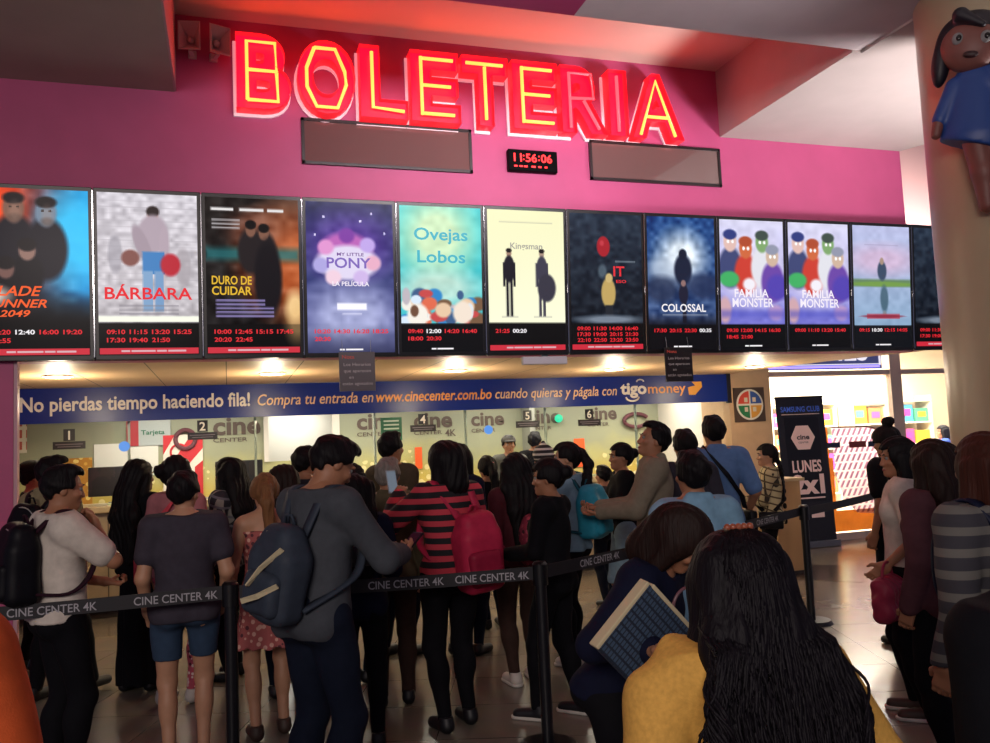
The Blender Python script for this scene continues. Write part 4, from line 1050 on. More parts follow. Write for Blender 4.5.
wordmark('brown cinema wordmark ending in 4K behind the number 4 plate', 2.50, 1.76, .56, k4=True); wordmark('brown cinema wordmark between number plates 4 and 5', 3.34, 1.76, .50)
wordmark('brown cinema wordmark behind the round green light', 4.2, 1.76, .52); wordmark('brown cinema wordmark at the right end of the booth', 5.15, 1.78, .50)
t = thing('green_notice', 'small green notice on the booth glass', 'sign', (1.83, 9.735, 1.70), (0, 0, 0))
put('notice_board', MB().bx(-.125, .125, -.005, 0, 0, .27), mat('notice_green', '#1d6a4a', .5), t)
mb = MB()
for z in (.22, .175, .13, .085, .04): mb.bx(-.09, .09, -.0065, -.005, z, z+.018)
put('text_line', mb, mat('notice_pale', '#b9d8c8', .5), t)
def sheet(name, lab, x0, x1, z0, z1, m, y=11.59, cat='poster', grp=None):
    return tag(put(name, MB().bx(-(x1-x0)/2, (x1-x0)/2, -.006, 0, 0, z1-z0), m, None, ((x0+x1)/2, y, z0)), lab, cat, grp)
PAPER = mat('white_paper', '#d9d8d0', .7)
sheet('paper_sheet', 'large white paper taped behind the leftmost monitor', -1.60, -.85, 1.40, 1.82, PAPER)
sheet('popcorn_poster', 'popcorn picture left of the large white paper', -2.02, -1.62, 1.05, 1.66, floral_mat('popcorn_print', '#b97f2c', '#e8cc74', '#d8a848', 14), y=11.585)
sheet('wall_poster', 'red and white gridded picture at the left end of the booth', -2.75, -2.35, 1.75, 2.12, plaid_mat('grid_print', '#b9584c', '#d8d0bc', 7, .3), y=11.585)
t = thing('striped_poster', 'red and white striped poster under the number 2 plate', 'poster', (-.55, 11.58, 1.1))
put('poster_sheet', MB().bx(-.24, .24, -.006, 0, 0, .80), mat('poster_white', '#e0d8cc', .6), t)
rs = mat('poster_red', '#c02830', .6)
put('red_stripe', MB().prism([(-.24, .80), (-.10, .80), (-.24, .55)], -.009, -.006).prism([(.10, .80), (.24, .80), (.24, .62), (-.05, .28), (-.2, .35)], -.009, -.006).prism([(.14, .38), (.24, .46), (.24, .0), (.14, 0)], -.009, -.006), rs, t)
put('round_mark', MB().tube([(-.05+.10*math.cos(a), -.009, .58+.10*math.sin(a)) for a in np.linspace(0, 5.2, 18)], .014), rs, t)
t = thing('menu_panel', 'white menu panel with round orange mark next to the number 2 plate', 'poster', (-.98, 11.58, 1.78))
put('panel_sheet', MB().bx(-.24, .28, -.006, 0, 0, .32), mat('panel_grey', '#a8b0b0', .5), t)
put('red_block', MB().bx(-.24, -.10, -.009, -.006, 0, .32), mat('panel_red', '#a83038', .5), t)
lettering('lettering', 'Tarjeta', t, mat('panel_green', '#2a6a50', .5), (-.07, -.009, .14), width=.28, height=.06, bold=.02)
t = thing('round_sign', 'round brown ring sign between number plates 1 and 2', 'sign', (-.52, 11.58, 1.84))
put('ring', MB().tube([(.12*math.cos(a), -.01, .12*math.sin(a)) for a in np.linspace(0, 2*math.pi, 25)], .03), mat('ring_brown', '#5c3038', .5), t)
for x, z, lab in ((-1.05, 1.76, 'blue glowing dot on the glass over the leftmost monitor'), (3.02, 1.78, 'blue glowing dot on the glass left of the number 5 plate')):
    tag(put('round_sticker', MB().cyl((0, -.004, 0), (0, 0, 0), .055, seg=24), emis('lit_blue', '#5c9cf0', .9), None, (x, 9.735, z)), lab, 'sticker', 'round stickers on the booth glass')
tag(put('signal_light', MB().sph((0, 0, 0), .06, 16), emis('lit_green', '#28d8a0', 1.3), None, (4.66, 11.5, 1.93), smooth=True), 'round green signal light in the booth', 'lamp')
sheet('orange_leaflet', 'bright orange leaflet standing behind the woman in black', 4.92, 5.09, 1.20, 1.62, mat('leaflet_orange', '#e85a20', .6), y=11.59, grp=None, cat='leaflet')
sheet('small_orange_leaflet', 'small orange leaflet near the number 4 plate', 2.50, 2.60, 1.30, 1.60, mat('leaflet_orange'), y=11.59, cat='leaflet')
tag(put('booth_divider', MB().bx(-.04, .04, -.17, .17, 0, 2.38), mat('grey_divider', '#8a8c84', .5), None, (4.15, 11.42, 0)), 'grey upright divider in the middle of the booth', 'partition')
tag(put('brown_logo', MB().tube([(.2*math.cos(a), 0, .10*math.sin(a)) for a in np.linspace(.4, 6.0, 20)], .03), mat('ring_brown'), None, (5.95, 11.55, 1.86)), 'brown swirl mark on the mural near the pillar', 'sign')
r = random.Random(8)
for i in range(9):
    x = -1.9+i*.92+r.uniform(-.2, .2); c = ['#e0c040', '#c8d8b0', '#d8d4c8'][i % 3]
    lab = ['yellow ticket pad on the counter beside the leftmost monitor', 'pale green slip on the counter near the girl in black', 'white slip on the counter near the plaid shirt', 'yellow ticket pad on the counter behind the ponytail woman', 'pale green slip on the counter by the small monitor', 'white slip on the counter under the green notice', 'yellow ticket pad on the counter under plate 4', 'pale green slip on the counter under plate 5', 'white slip on the counter under plate 6'][i]
    tag(put('ticket_pad', MB().box((0, 0, .012), (.16, .10, .024), None, .004), mat('pad_'+c[1:], c, .6), None, (x, 9.68, 1.15), (0, 0, r.uniform(-.4, .4))), lab, 'ticket pad', 'pads and slips on the counter')

# ------------------------------------------------------------------ pillar sign, roll-up banner, kiosk, shop
t = thing('four_colour_sign', 'square dark sign with a four colour disc on the beige pillar', 'sign', (6.625, 9.6, 1.745))
put('sign_board', MB().bx(-.235, .235, -.02, 0, 0, .455), mat('sign_brown', '#4c3c32', .4), t)
put('white_disc', MB().cyl((0, -.026, .228), (0, -.02, .228), .205, seg=48), mat('sign_white', '#e0dcd0', .5), t)
for q, (c, a0) in enumerate((('#3858a0', 0), ('#d8503c', 90), ('#2c7c4c', 180), ('#e0a040', 270))):
    pts = [(0.012*(1 if a0 in (0, 270) else -1), .228+.012*(1 if a0 < 180 else -1))]+[(.18*math.cos(math.radians(a)), .228+.18*math.sin(math.radians(a))) for a in np.linspace(a0+4, a0+86, 10)]
    put('quarter', MB().prism(pts, -.030, -.026), mat('quarter_'+c[1:], c, .5), t)
    ca = math.radians(a0+45); put('quarter_mark', MB().box((.09*math.cos(ca), -.0315, .228+.09*math.sin(ca)), (.05, .003, .06)), mat('mark_pale', '#d8cdb8', .5), t)
t = thing('roll_up_banner', 'tall black roll-up banner lettered LUNES 2x1 beside the pillar', 'banner', (7.58, 9.72, 0), (math.radians(-2.5), 0, math.radians(-3)))
put('banner_sheet', MB().bx(-.375, .375, 0, .012, .08, 2.06), mat('black_banner_vinyl', '#23222b', .4), t)
put('banner_base', MB().bx(-.40, .40, -.06, .09, 0, .09, .01), STEEL, t); put('banner_pole', MB().cyl((0, .03, .05), (0, .03, 2.05), .012), STEEL, t)
put('top_rail', MB().bx(-.38, .38, -.008, .02, 2.05, 2.075), BLACKP, t)
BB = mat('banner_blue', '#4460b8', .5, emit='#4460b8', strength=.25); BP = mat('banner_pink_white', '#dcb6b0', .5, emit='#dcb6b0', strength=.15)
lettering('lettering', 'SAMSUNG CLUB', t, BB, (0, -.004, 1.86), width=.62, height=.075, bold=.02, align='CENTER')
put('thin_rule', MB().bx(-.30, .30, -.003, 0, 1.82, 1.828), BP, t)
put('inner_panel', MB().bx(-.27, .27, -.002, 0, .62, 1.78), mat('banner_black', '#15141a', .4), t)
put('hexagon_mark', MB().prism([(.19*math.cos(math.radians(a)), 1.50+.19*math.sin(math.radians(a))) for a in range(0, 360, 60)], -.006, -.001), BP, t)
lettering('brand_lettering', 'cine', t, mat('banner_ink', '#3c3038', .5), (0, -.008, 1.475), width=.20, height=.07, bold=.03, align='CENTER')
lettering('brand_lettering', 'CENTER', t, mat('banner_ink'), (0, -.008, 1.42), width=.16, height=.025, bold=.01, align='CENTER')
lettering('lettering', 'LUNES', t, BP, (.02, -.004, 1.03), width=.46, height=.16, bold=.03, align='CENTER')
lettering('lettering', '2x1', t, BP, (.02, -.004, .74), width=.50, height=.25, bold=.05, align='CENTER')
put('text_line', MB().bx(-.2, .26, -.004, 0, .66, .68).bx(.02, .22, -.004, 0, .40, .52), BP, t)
t = thing('wooden_kiosk', 'narrow light wood stand in front of the roll-up banner', 'stand', (6.02, 8.25, 0))
WOOD = mat('light_wood', '#c99f6c', .45, noise=.08, nscale=6, stretch=(1, 1, .1))
put('kiosk_body', MB().bx(-.17, .17, -.15, .2, .04, 1.04), WOOD, t); put('kiosk_top', MB().bx(-.21, .21, -.19, .24, 1.04, 1.075, .005), mat('pale_wood_top', '#d8b98c', .35), t); put('kiosk_foot', MB().bx(-.15, .15, -.13, .18, 0, .04), mat('dark_plinth'), t)
# shop sign and decals on its glass
t = thing('shop_sign', 'blue lit shop sign over the glass front, half hidden by the soffit', 'sign', (8.2, 10.02, 2.46))
put('sign_box', MB().bx(-1.3, 1.05, 0, .10, 0, .52), mat('sign_blue_grey', '#5c6490', .4, emit='#46508c', strength=.35), t)
put('light_strip', MB().bx(-1.3, 1.0, -.012, 0, .015, .05), emis('lit_violet', '#8c7cff', 2.2), t)
put('sign_border', MB().bx(1.0, 1.03, -.012, 0, .05, .5).bx(-1.3, 1.03, -.012, 0, .06, .072), L_PALE, t)
lettering('lettering', 'JUGUETES E INES'[-4:], t, L_PALE, (-.10, -.012, .13), width=.90, height=.30, bold=.03)
t = thing('glass_decal', 'orange decal with a large hatched rounded shape on the shop glass', 'decal', (8.7, 10.128, .12))
OR = mat('orange_decal', '#d08a3c', .5, noise=.2, nscale=3)
def see_light(m, k=.6):
    nt = m.node_tree; b = nt.nodes['Principled BSDF']; out = [n for n in nt.nodes if n.type == 'OUTPUT_MATERIAL'][0]
    tr = nt.nodes.new('ShaderNodeBsdfTranslucent'); mx = nt.nodes.new('ShaderNodeMixShader'); mx.inputs[0].default_value = k
    l = b.inputs['Base Color'].links
    if l: nt.links.new(l[0].from_socket, tr.inputs[0])
    else: tr.inputs[0].default_value = b.inputs['Base Color'].default_value
    nt.links.new(b.outputs[0], mx.inputs[1]); nt.links.new(tr.outputs[0], mx.inputs[2]); nt.links.new(mx.outputs[0], out.inputs[0]); return m
see_light(OR)
put('orange_sheet', MB().bx(-.74, -.36, 0, .002, .30, 1.06).bx(-.74, -.42, 0, .002, 1.06, 1.50).bx(-.74, 1.1, 0, .002, 0, .30), OR, t)
pts = [(-.35, 1.50)]+[(.12+.78*math.cos(math.radians(a))*1.05, .82+.68*math.sin(math.radians(a))) for a in np.linspace(80, -50, 16)]+[(.3, .22), (.0, .25), (-.22, .45), (-.33, .8)]
def hatch_mat():
    m, nt, b, obj = nodes_of('pink_hatch_decal', .5); s = nt.nodes.new('ShaderNodeSeparateXYZ'); nt.links.new(obj, s.inputs[0])
    g = math_node(nt, 'SUBTRACT', s.outputs[0], math_node(nt, 'MULTIPLY', s.outputs[2], .62)); f = math_node(nt, 'FRACT', math_node(nt, 'MULTIPLY', g, 10.5))
    g2 = math_node(nt, 'FRACT', math_node(nt, 'MULTIPLY', s.outputs[2], 8))
    k = math_node(nt, 'MULTIPLY', math_node(nt, 'LESS_THAN', f, .45), math_node(nt, 'LESS_THAN', g2, .8))
    nt.links.new(mixcol(nt, k, '#efe6ee', '#b898b4'), b.inputs['Base Color']); return m
put('hatched_shape', MB().prism(pts, -.004, -.001), see_light(hatch_mat(), .85), t)
put('decal_edge', MB().tube([(u*1.0, -.005, v) for u, v in pts[:18]], .012), mat('decal_edge_brown', '#8c6048', .5), t)
mb = MB().bx(-.70, -.22, -.008, -.004, 1.20, 1.28).bx(.28, .82, -.008, -.004, 1.19, 1.27)
put('dark_band', mb, mat('decal_navy', '#343c58', .5), t); put('red_band', MB().bx(-.06, .24, -.008, -.004, 1.19, 1.28), mat('decal_red', '#8c3c3c', .5), t)
SHELF = mat('shop_shelf_white', '#e8e2d4', .5)
for i, (x, w, lab) in enumerate(((11.0, 1.5, 'white shop shelf behind the glass, left of the door post'), (13.2, 2.0, 'white shop shelf right of the door post'))):
    t = thing('shop_shelf', lab, 'shelf', (x, 14.3, 0), (0, 0, 0), 'shop shelves')
    put('side_panel', MB().bx(-w/2-.02, -w/2, -.22, .22, 0, 2.2), SHELF, t); put('side_panel', MB().bx(w/2, w/2+.02, -.22, .22, 0, 2.2), SHELF, t)
    for z in (.3, .75, 1.2, 1.65, 2.1): put('shelf_board', MB().bx(-w/2, w/2, -.22, .22, z-.03, z), SHELF, t)
    cols = ['#d8489c', '#e8c83c', '#4c9cc8', '#c8d8e0', '#e07850', '#58b088', '#b8508c', '#ece0b0']
    names = {'#d8489c': 'pink', '#e8c83c': 'yellow', '#4c9cc8': 'blue', '#c8d8e0': 'pale grey', '#e07850': 'orange', '#58b088': 'green', '#b8508c': 'purple', '#ece0b0': 'cream'}
    rows = {.3: 'lowest', .75: 'second', 1.2: 'middle', 1.65: 'fourth'}
    n = 4 if i == 0 else 5
    for z in (1.2, 1.65, .75, .3):
        for q in range(n):
            c = cols[(q*3+int(z*10)+i) % 8]; hh = r.uniform(.24, .38); bw = w/n*.86
            o = thing('toy_box', '%s box, %s from the left on the %s board of the %s shop shelf' % (names[c], ('first', 'second', 'third', 'fourth', 'fifth')[q], rows[z], ('left', 'right')[i]), 'box', (x-w/2+(q+.5)*w/n, 14.25, z), (0, 0, 0), 'boxes on the shop shelves')
            put('carton', MB().box((0, 0, hh/2), (bw, .2, hh), None, .006), mat('carton_'+c[1:], c, .5), o)
            put('box_label', MB().box((0, -.103, hh*.55), (bw*.6, .004, hh*.4)), mat('carton_'+cols[(q+5) % 8][1:], cols[(q+5) % 8], .5), o)

# ------------------------------------------------------------------ figure on the round column
def column_child():
    t = thing('wall_figure', 'moulded cartoon child in a blue top on the round column', 'decoration', (4.47, 4.07, 3.03), (0, math.radians(10), math.radians(-48)))
    S = SDF(.012)
    S.ell((-.03, -.06, .98), (.17, .10, .17), .03); put('face', mesh_np('face', [S.mesh('')]), mat('figure_skin', '#7a4a42', .5), t)
    S = SDF(.012); S.ell((-.02, -.0, 1.04), (.21, .13, .19), .03); S.ell((-.19, -.02, .90), (.055, .06, .16), .03)
    for i, (x, z) in enumerate(((.17, .98), (.19, .90), (.17, .83))): S.cone((x-.04, -.02, z), (x+.06, -.03, z-.01), .04, .006, .02)
    S.ell((.02, -.20, .94), (.155, .14, .14), .03, mode='s'); S.cone((-.1, -.12, 1.16), (.03, -.15, 1.08), .05, .02, .03)
    put('hair', mesh_np('hair', [S.mesh('')]), mat('figure_hair', '#14101c', .5), t)
    S = SDF(.012); S.cone((.02, -.02, .78), (.05, -.02, .42), .12, .20, .05, ((0, 1, 0), .6)); S.cone((.12, -.04, .76), (.27, -.06, .58), .055, .05, .03); S.cone((-.10, -.03, .74), (-.16, -.05, .52), .05, .045, .03)
    S.plane((0, 0, .36), (-.2, 0, -1)); put('tunic', mesh_np('tunic', [S.mesh('')]), mat('figure_blue', '#23468c', .45), t)
    S = SDF(.012); S.chain([(.05, -.02, .42), (.12, -.03, .18), (.16, -.02, -.02)], [.085, .07, .05], .03); S.chain([(.16, -.02, .42), (.24, -.02, .22), (.30, 0, .08)], [.08, .06, .045], .03)
    S.chain([(.26, -.06, .6), (.30, -.08, .46)], [.045, .035], .02); S.chain([(-.16, -.05, .54), (-.17, -.06, .42)], [.04, .03], .02)
    put('limbs', mesh_np('limbs', [S.mesh('')]), mat('figure_skin'), t)
    for x in (-.10, .055):
        e = put('eye', MB().sph((x, -.145, 1.0), (.035, .02, .04), 16), mat('eye_white'), t, smooth=True); put('iris', MB().sph((x+.006, -.163, 1.0), (.016, .008, .02), 12), mat('dark_iris', '#120c0a', .2), e, smooth=True)
    put('mouth', MB().sph((-.02, -.15, .895), (.045, .015, .022), 14), mat('figure_mouth', '#2c0c10', .5), t, smooth=True)
column_child()

# ------------------------------------------------------------------ queue posts and belts
POSTM = mat('black_post', '#101014', .35, noise=.05); BELT = mat('black_belt', '#111117', .6); BTXT = mat('belt_lettering', '#9d9aa0', .5, emit='#9d9aa0', strength=.03)
def post(lab, x, y):
    t = thing('queue_post', lab, 'queue post', (x, y, 0), (0, 0, 0), 'black queue posts')
    put('pole', MB().cyl((0, 0, .02), (0, 0, .9), .032, seg=24), POSTM, t, smooth=40); put('post_base', MB().cyl((0, 0, 0), (0, 0, .03), .17, .15, 32), POSTM, t, smooth=40)
    put('belt_head', MB().cyl((0, 0, .86), (0, 0, .97), .042, seg=24), BLACKP, t, smooth=40); put('head_cap', MB().cyl((0, 0, .97), (0, 0, .985), .042, .03, 24), BLACKP, t, smooth=40)
PA, PB, PC = (0.0, 4.62), (1.60, 4.33), (4.66, 6.07)
post('black queue post between the dark grey shirt and the floral skirt', *PA); post('black queue post in front of the girl in black', *PB); post('black queue post on the open floor right of the crowd', *PC)
def belt(lab, a, b, z=.93, n=0, txt=None, sag=.01):
    a = Vector((*a, z)); b = Vector((*b, z)); d = b-a; L = d.length; ang = math.atan2(d.y, d.x)
    t = thing('queue_belt', lab, 'queue belt', a[:], (0, 0, ang), 'black belts between queue posts')
    mb = MB(); K = 12
    P = [(L*i/K, -sag*math.sin(math.pi*i/K)) for i in range(K+1)]
    f = [[mb.bm.verts.new((x, y, dz+s_)) for y, s_ in ((-.002, -.035), (-.002, .035), (.002, .035), (.002, -.035))] for x, dz in P]
    for i in range(K):
        for k in range(4): mb.bm.faces.new((f[i][k], f[i][(k+1) % 4], f[i+1][(k+1) % 4], f[i+1][k]))
    mb.bm.faces.new(f[0]); mb.bm.faces.new(f[-1][::-1]); put('strap', mb, BELT, t)
    for x in txt or ():
        lettering('lettering', 'CINE CENTER 4K', t, BTXT, (x, -.0045, -.02-sag*math.sin(math.pi*x/L)), width=.40, height=.042, bold=.008)
PL = (-2.3, 4.72)
belt('black lettered belt running left from the leftmost post', PL, (PA[0]-.04, PA[1]), txt=(1.27, 1.84))
belt('black belt between the leftmost post and the post before the girl in black', (PA[0]+.045, PA[1]), (PB[0]-.04, PB[1]), txt=(.66, 1.12), z=.925)
belt('black belt running from the girl in black to the right hand post', (PB[0]+.04, PB[1]), (PC[0]-.04, PC[1]), txt=(.30, 2.6))
belt('black belt crossing right of the right hand post', (PC[0]+.04, PC[1]), (6.6, 7.2), txt=())
belt('upper black belt close to the counter on the left', (-2.2, 8.2), (1.5, 8.35), txt=(.6,)); belt('second black belt nearer the counter front on the left', (-2.4, 7.3), (-.4, 7.35), txt=(1.3,))
# ------------------------------------------------------------------ the queue
def cloth(n, c, **k): return mat(n, c, k.pop('rough', .85), spec=.15, noise=k.pop('noise', .10), nscale=k.pop('nscale', 25), bump=.10, bscale=k.pop('bscale', 260), **k)
BLACKC = cloth('black_cloth', '#0d0d12'); NAVY = cloth('navy_cloth', '#10142a'); JEANS = cloth('dark_denim', '#131a2a'); CHAR = cloth('charcoal_cloth', '#33323c')
WHITET = cloth('white_cotton', '#cfc6ba'); OLIVEC = cloth('olive_tan_cloth', '#8c8062'); KHAKI = cloth('olive_jacket_cloth', '#5c5440'); GREYH = cloth('grey_marl_knit', '#44484e')
TAUPE = cloth('taupe_jacket_cloth', '#7c7464'); BLUES = cloth('blue_shirt_cloth', '#5878a8'); LBLUE = cloth('light_blue_shirt_cloth', '#7ba3bd'); CORAL = cloth('coral_cloth', '#d8505c')
PINKT = cloth('dusty_pink_cloth', '#a86c70'); MAROON = cloth('maroon_cloth', '#4c2028'); MUSTARD = cloth('yellow_knit', '#cf9f4e', nscale=90, noise=.12); ORANGEC = cloth('orange_cotton', '#c8582c')
DENIM = cloth('blue_denim', '#33455c'); LDENIM = cloth('pale_denim', '#7c98ac'); TURQ = cloth('turquoise_nylon', '#2a8ca8', rough=.5); REDN = cloth('red_nylon', '#b02848', rough=.5); BLKN = cloth('black_nylon', '#101016', rough=.5); GREYN = cloth('slate_grey_nylon', '#343c48', rough=.55)
NAVYN = cloth('navy_nylon', '#141a30', rough=.5); CREAMT = mat('cream_piping', '#c8bc98', .6); BROWND = cloth('brown_trouser_cloth', '#3a2a24')
REDBLK = stripes_mat('red_black_knit_stripes', '#141218', '#c03848', 15, .52)
PLAIDD = plaid_mat('dark_plaid_cloth', '#2a2830', '#8c8880', 15, .25, '#6a6870')
PLAIDY = plaid_mat('pale_plaid_cloth', '#c4b488', '#3a3024', 15, .24, '#5c4a30')
FLOR = floral_mat('coral_floral_cloth', '#a85a58', '#5c3038', '#d8a898', 30); FLOR2 = floral_mat('pink_floral_cloth', '#b04a5c', '#e0c8c0', '#501828', 34); MARPAT = floral_mat('maroon_print_nylon', '#7c2038', '#38101c', '#a03c50', 26)
GREYHAIR = HAIR('grey_hair', '#77726c'); BROWNHAIR = HAIR('brown_hair', '#7a5436'); DARKBROWN = HAIR('dark_brown_hair', '#20120e'); REDDISH = HAIR('auburn_hair', '#3a1c14')
WSOLE = mat('white_sole', '#c9c4ba', .6); BSHOE = mat('black_shoe', '#101014', .5); WSHOE = mat('white_canvas_shoe', '#c4bdb4', .6)

# far left
person('man in a dark flat cap behind the olive shirt, by the pink pier', (-1.50, 7.65), 1.62, -70, 'm', hair='short', top=dict(m=BLACKC, name='jacket', sleeve=2), bottom=dict(m=BLACKC), hat=('cap', cloth('dark_cap_cloth', '#16181c')), seed=1)
F = person('man in an olive shirt with a dark shoulder strap, left by the pink pier', (-1.19, 6.62), 1.655, -35, 'm', hair='short', head=(-35, -8, 0), top=dict(m=OLIVEC, sleeve=.65, sg=.026, collar=True), bottom=dict(m=BLACKC), rw=(.23, .20, 1.02), lw=(-.22, .18, 1.0), feet={1: (.15, .22, .085)}, seed=2)
backpack('black strapped bag on the back of the olive shirted man', F, BLKN, BLKN, (.13, .07, .18), 1.22)
put('wristwatch', MB().tube([F.arms[1][2]*F.s+np.array((.034*math.cos(a), .034*math.sin(a), .03)) for a in np.linspace(0, 2*math.pi, 15)], .009), BLACKP, F.root, smooth=True)
F = person('young man in a white t-shirt, hand at his face, black backpack', (-.825, 4.82), 1.60, -62, 'm', skin=SKIN(), hair='short', head=(-12, -10, 0), top=dict(m=WHITET, sleeve=.72, sg=.034, g=.026, hem=.90), bottom=dict(m=BLACKC), rw=(.05, .17, 1.37), rpole=(.9, .3, -1), lw=(-.10, .26, 1.05), vox=.009, curl=70, palms={1: (-.3, -1, .2)}, seed=3)
backpack('black backpack with maroon edged strap on the white t-shirt man', F, BLKN, cloth('maroon_strap', '#2c1420'), (.14, .085, .21), 1.22)
person('girl in a long black skirt with straight black hair down to her waist', (-.61, 6.6), 1.60, -40, 'f', hair='long', hairlen=.98, head=(-20, 0, 0), top=dict(m=BLACKC, sleeve=2), bottom=dict(kind='skirt', m=BLACKC, hem=.06, r=.19), seed=4)
F = person('woman with a coral shoulder strap and pink floral trousers behind the grey shirt', (-.33, 6.15), 1.615, -28, 'f', hair='bun', head=(-30, 0, 0), top=dict(m=PINKT, sleeve=.4), bottom=dict(m=FLOR2), seed=5, shoes=(WSHOE, None))
bg = thing('shoulder_bag', 'coral red shoulder bag of the woman in floral trousers', 'bag', F.root.location[:], (0, 0, F.root.rotation_euler.z))
put('bag_strap', strap_mesh([F.t(p)*F.s for p in ((-.20, -.10, 1.02), (-.13, -.145, 1.15), (-.04, -.15, 1.30), (.05, -.12, 1.43), (.08, -.03, 1.475), (.06, .08, 1.42), (-.02, .16, 1.26), (-.14, .16, 1.10), (-.20, .08, 1.0))], .05, .01, (.7, 0, .7)), CORAL, bg)
put('bag_pouch', MB().box(Vector(F.t((-.25, 0, .93))*F.s), (.07, .24, .20), None, .03), CORAL, bg, smooth=40)
person('woman in a dark grey t-shirt and denim shorts seen from behind', (-.235, 4.92), 1.535, 3, 'f', skin=SKIN_LIGHT(), hair='short', haircol=HAIR(), head=(-22, -6, 0), wide=1.1, top=dict(m=cloth('dark_grey_tee', '#3e3a44'), sleeve=.55, sg=.028, g=.034, hem=.85), bottom=dict(kind='shorts', m=DENIM, g=.014, flare=.03, hem=.62), lw=(-.215, .08, .90), rw=(.225, .10, .92), vox=.009, shoes=(mat('brown_sandal', '#3c2c24', .6), None), seed=6)
person('woman in a dark plaid shirt with long black hair looking left at the counter', (.0, 6.6), 1.585, 55, 'f', hair='long', hairlen=1.2, top=dict(m=PLAIDD, sleeve=2, g=.022), bottom=dict(m=BLACKC), seed=7)
person('woman with a long light brown ponytail, bare shoulders and coral floral romper', (.205, 5.2), 1.49, 8, 'f', skin=SKIN_LIGHT(), hair='pony', haircol=BROWNHAIR, hairlen=1.12, head=(-6, 0, 0), top=dict(m=FLOR, sleeve=0, hem=.98), bottom=dict(kind='skirt', m=FLOR, hem=.60, r=.235, folds=12), lw=(-.21, .1, .95), rw=(.20, .12, .97), vox=.009, shoes=(mat('brown_sandal'), None), seed=8)
person('woman with loose dark hair between the ponytail and the grey sweater', (.36, 6.0), 1.525, 0, 'f', hair='long', haircol=DARKBROWN, top=dict(m=NAVY), bottom=dict(m=JEANS), seed=9)
person('black haired man looking right, half hidden behind the grey sweater man', (.565, 6.6), 1.645, -45, 'm', hair='short', top=dict(m=CHAR), bottom=dict(m=JEANS), seed=10)
# grey sweater man, nearest on the left
F = person('tall young man in a grey sweater looking down at his phone', (.36, 3.82), 1.70, -56, 'm', hair='short', head=(-14, -30, 0), lean=5, top=dict(m=GREYH, sleeve=1.93, g=.026, hem=.83, name='sweater', hood=False), bottom=dict(m=JEANS, g=.02), lw=(-.04, .37, 1.13), rw=(.13, .40, 1.14), lpole=(-.9, -.5, -.8), rpole=(.9, -.4, -.9), palms={-1: (.6, -.3, .8), 1: (-.5, -.4, .8)}, curl=55, vox=.008, seed=11)
W = world_of(F, F.arms[1][2]+np.array((-.05, .12, .035))); phone('dark phone in the hands of the grey sweater man', W, (math.radians(-55), 0, math.radians(-56)), lit=mat('dim_phone_glass', '#10131c', .1))
backpack('slate grey backpack with cream piping on the grey sweater man', F, GREYN, GREYN, (.13, .08, .205), 1.115, trim=CREAMT, tilt=8, piping=True)
person('woman with long black hair in dark clothes right of the grey sweater man', (.68, 4.75), 1.47, -8, 'f', hair='long', hairlen=1.05, top=dict(m=NAVY, g=.024, hem=.75), bottom=dict(m=BLACKC), lw=(-.15, .25, 1.1), rw=(.15, .25, 1.1), vox=.009, seed=12)
# middle
F = person('grey haired man in an olive jacket behind the raised phone', (.99, 5.45), 1.545, -10, 'm', hair='short', haircol=GREYHAIR, head=(-15, -5, 0), top=dict(m=KHAKI, g=.03, name='jacket', collar=True, hem=.80), bottom=dict(m=BROWND), seed=13)
person('woman in a jacket with a pale furry collar behind the grey haired man', (.86, 6.1), 1.50, -55, 'f', hair='bob', top=dict(m=cloth('pale_fur', '#b0a490', bscale=300), g=.03, collar=True), bottom=dict(m=JEANS), seed=14)
person('black haired man near the green notice, looking right', (1.245, 6.65), 1.73, -50, 'm', hair='short', top=dict(m=cloth('dull_brown_cloth', '#4c4234')), bottom=dict(m=JEANS), seed=15)
F = person('woman in a red and black striped sweater raising a phone', (1.235, 4.87), 1.635, 12, 'f', hair='bob', head=(18, -4, 0), wide=1.05, top=dict(m=REDBLK, g=.026, hem=.86, name='sweater'), bottom=dict(m=BLACKC), lw=(-.20, .30, 1.38), lpole=(-.9, -.3, -1), rw=(.16, .27, 1.12), curl=60, vox=.009, palms={-1: (.5, .9, .1)}, seed=16)
W = world_of(F, F.arms[-1][2]+np.array((-.015, .055, .10))); phone('pale phone held up by the woman in the striped sweater', W, (math.radians(-12), 0, math.radians(25)), m=mat('pale_phone_case', '#9aa0a8', .3), lit=emis('lit_phone', '#8c98a8', .5))
backpack('bright red backpack on the woman in the striped sweater', F, REDN, REDN, (.135, .10, .235), 1.06, x=.085, y=-.22, pm=cloth('dark_red_nylon', '#8c1c38', rough=.5), tilt=-5)
person('dark haired woman looking right between the red backpack and the counter', (1.76, 6.45), 1.605, -50, 'f', hair='bob', top=dict(m=NAVY), bottom=dict(m=JEANS), seed=17)
F = person('woman with a dark ponytail tied by a pink band near the counter', (2.22, 7.25), 1.49, 5, 'f', hair='pony', hairlen=1.3, top=dict(m=BLACKC), bottom=dict(m=JEANS), seed=18)
put('hair_band', MB().tube([F.h((.028*math.cos(a), -.125, 1.632+.028*math.sin(a)))*F.s for a in np.linspace(0, 2*math.pi, 15)], .009), mat('pink_band', '#d8507c', .6), F.root, smooth=True)
F = person('woman with very long black hair over a maroon print backpack', (1.90, 5.55), 1.53, 4, 'f', hair='long', hairlen=1.0, head=(-12, 0, 0), top=dict(m=MAROON, g=.022), bottom=dict(m=BROWND), shoes=(WSHOE, WSOLE), vox=.009, seed=19)
backpack('maroon print backpack under the very long black hair', F, MARPAT, MARPAT, (.14, .09, .20), 1.08, x=.08, y=-.22)
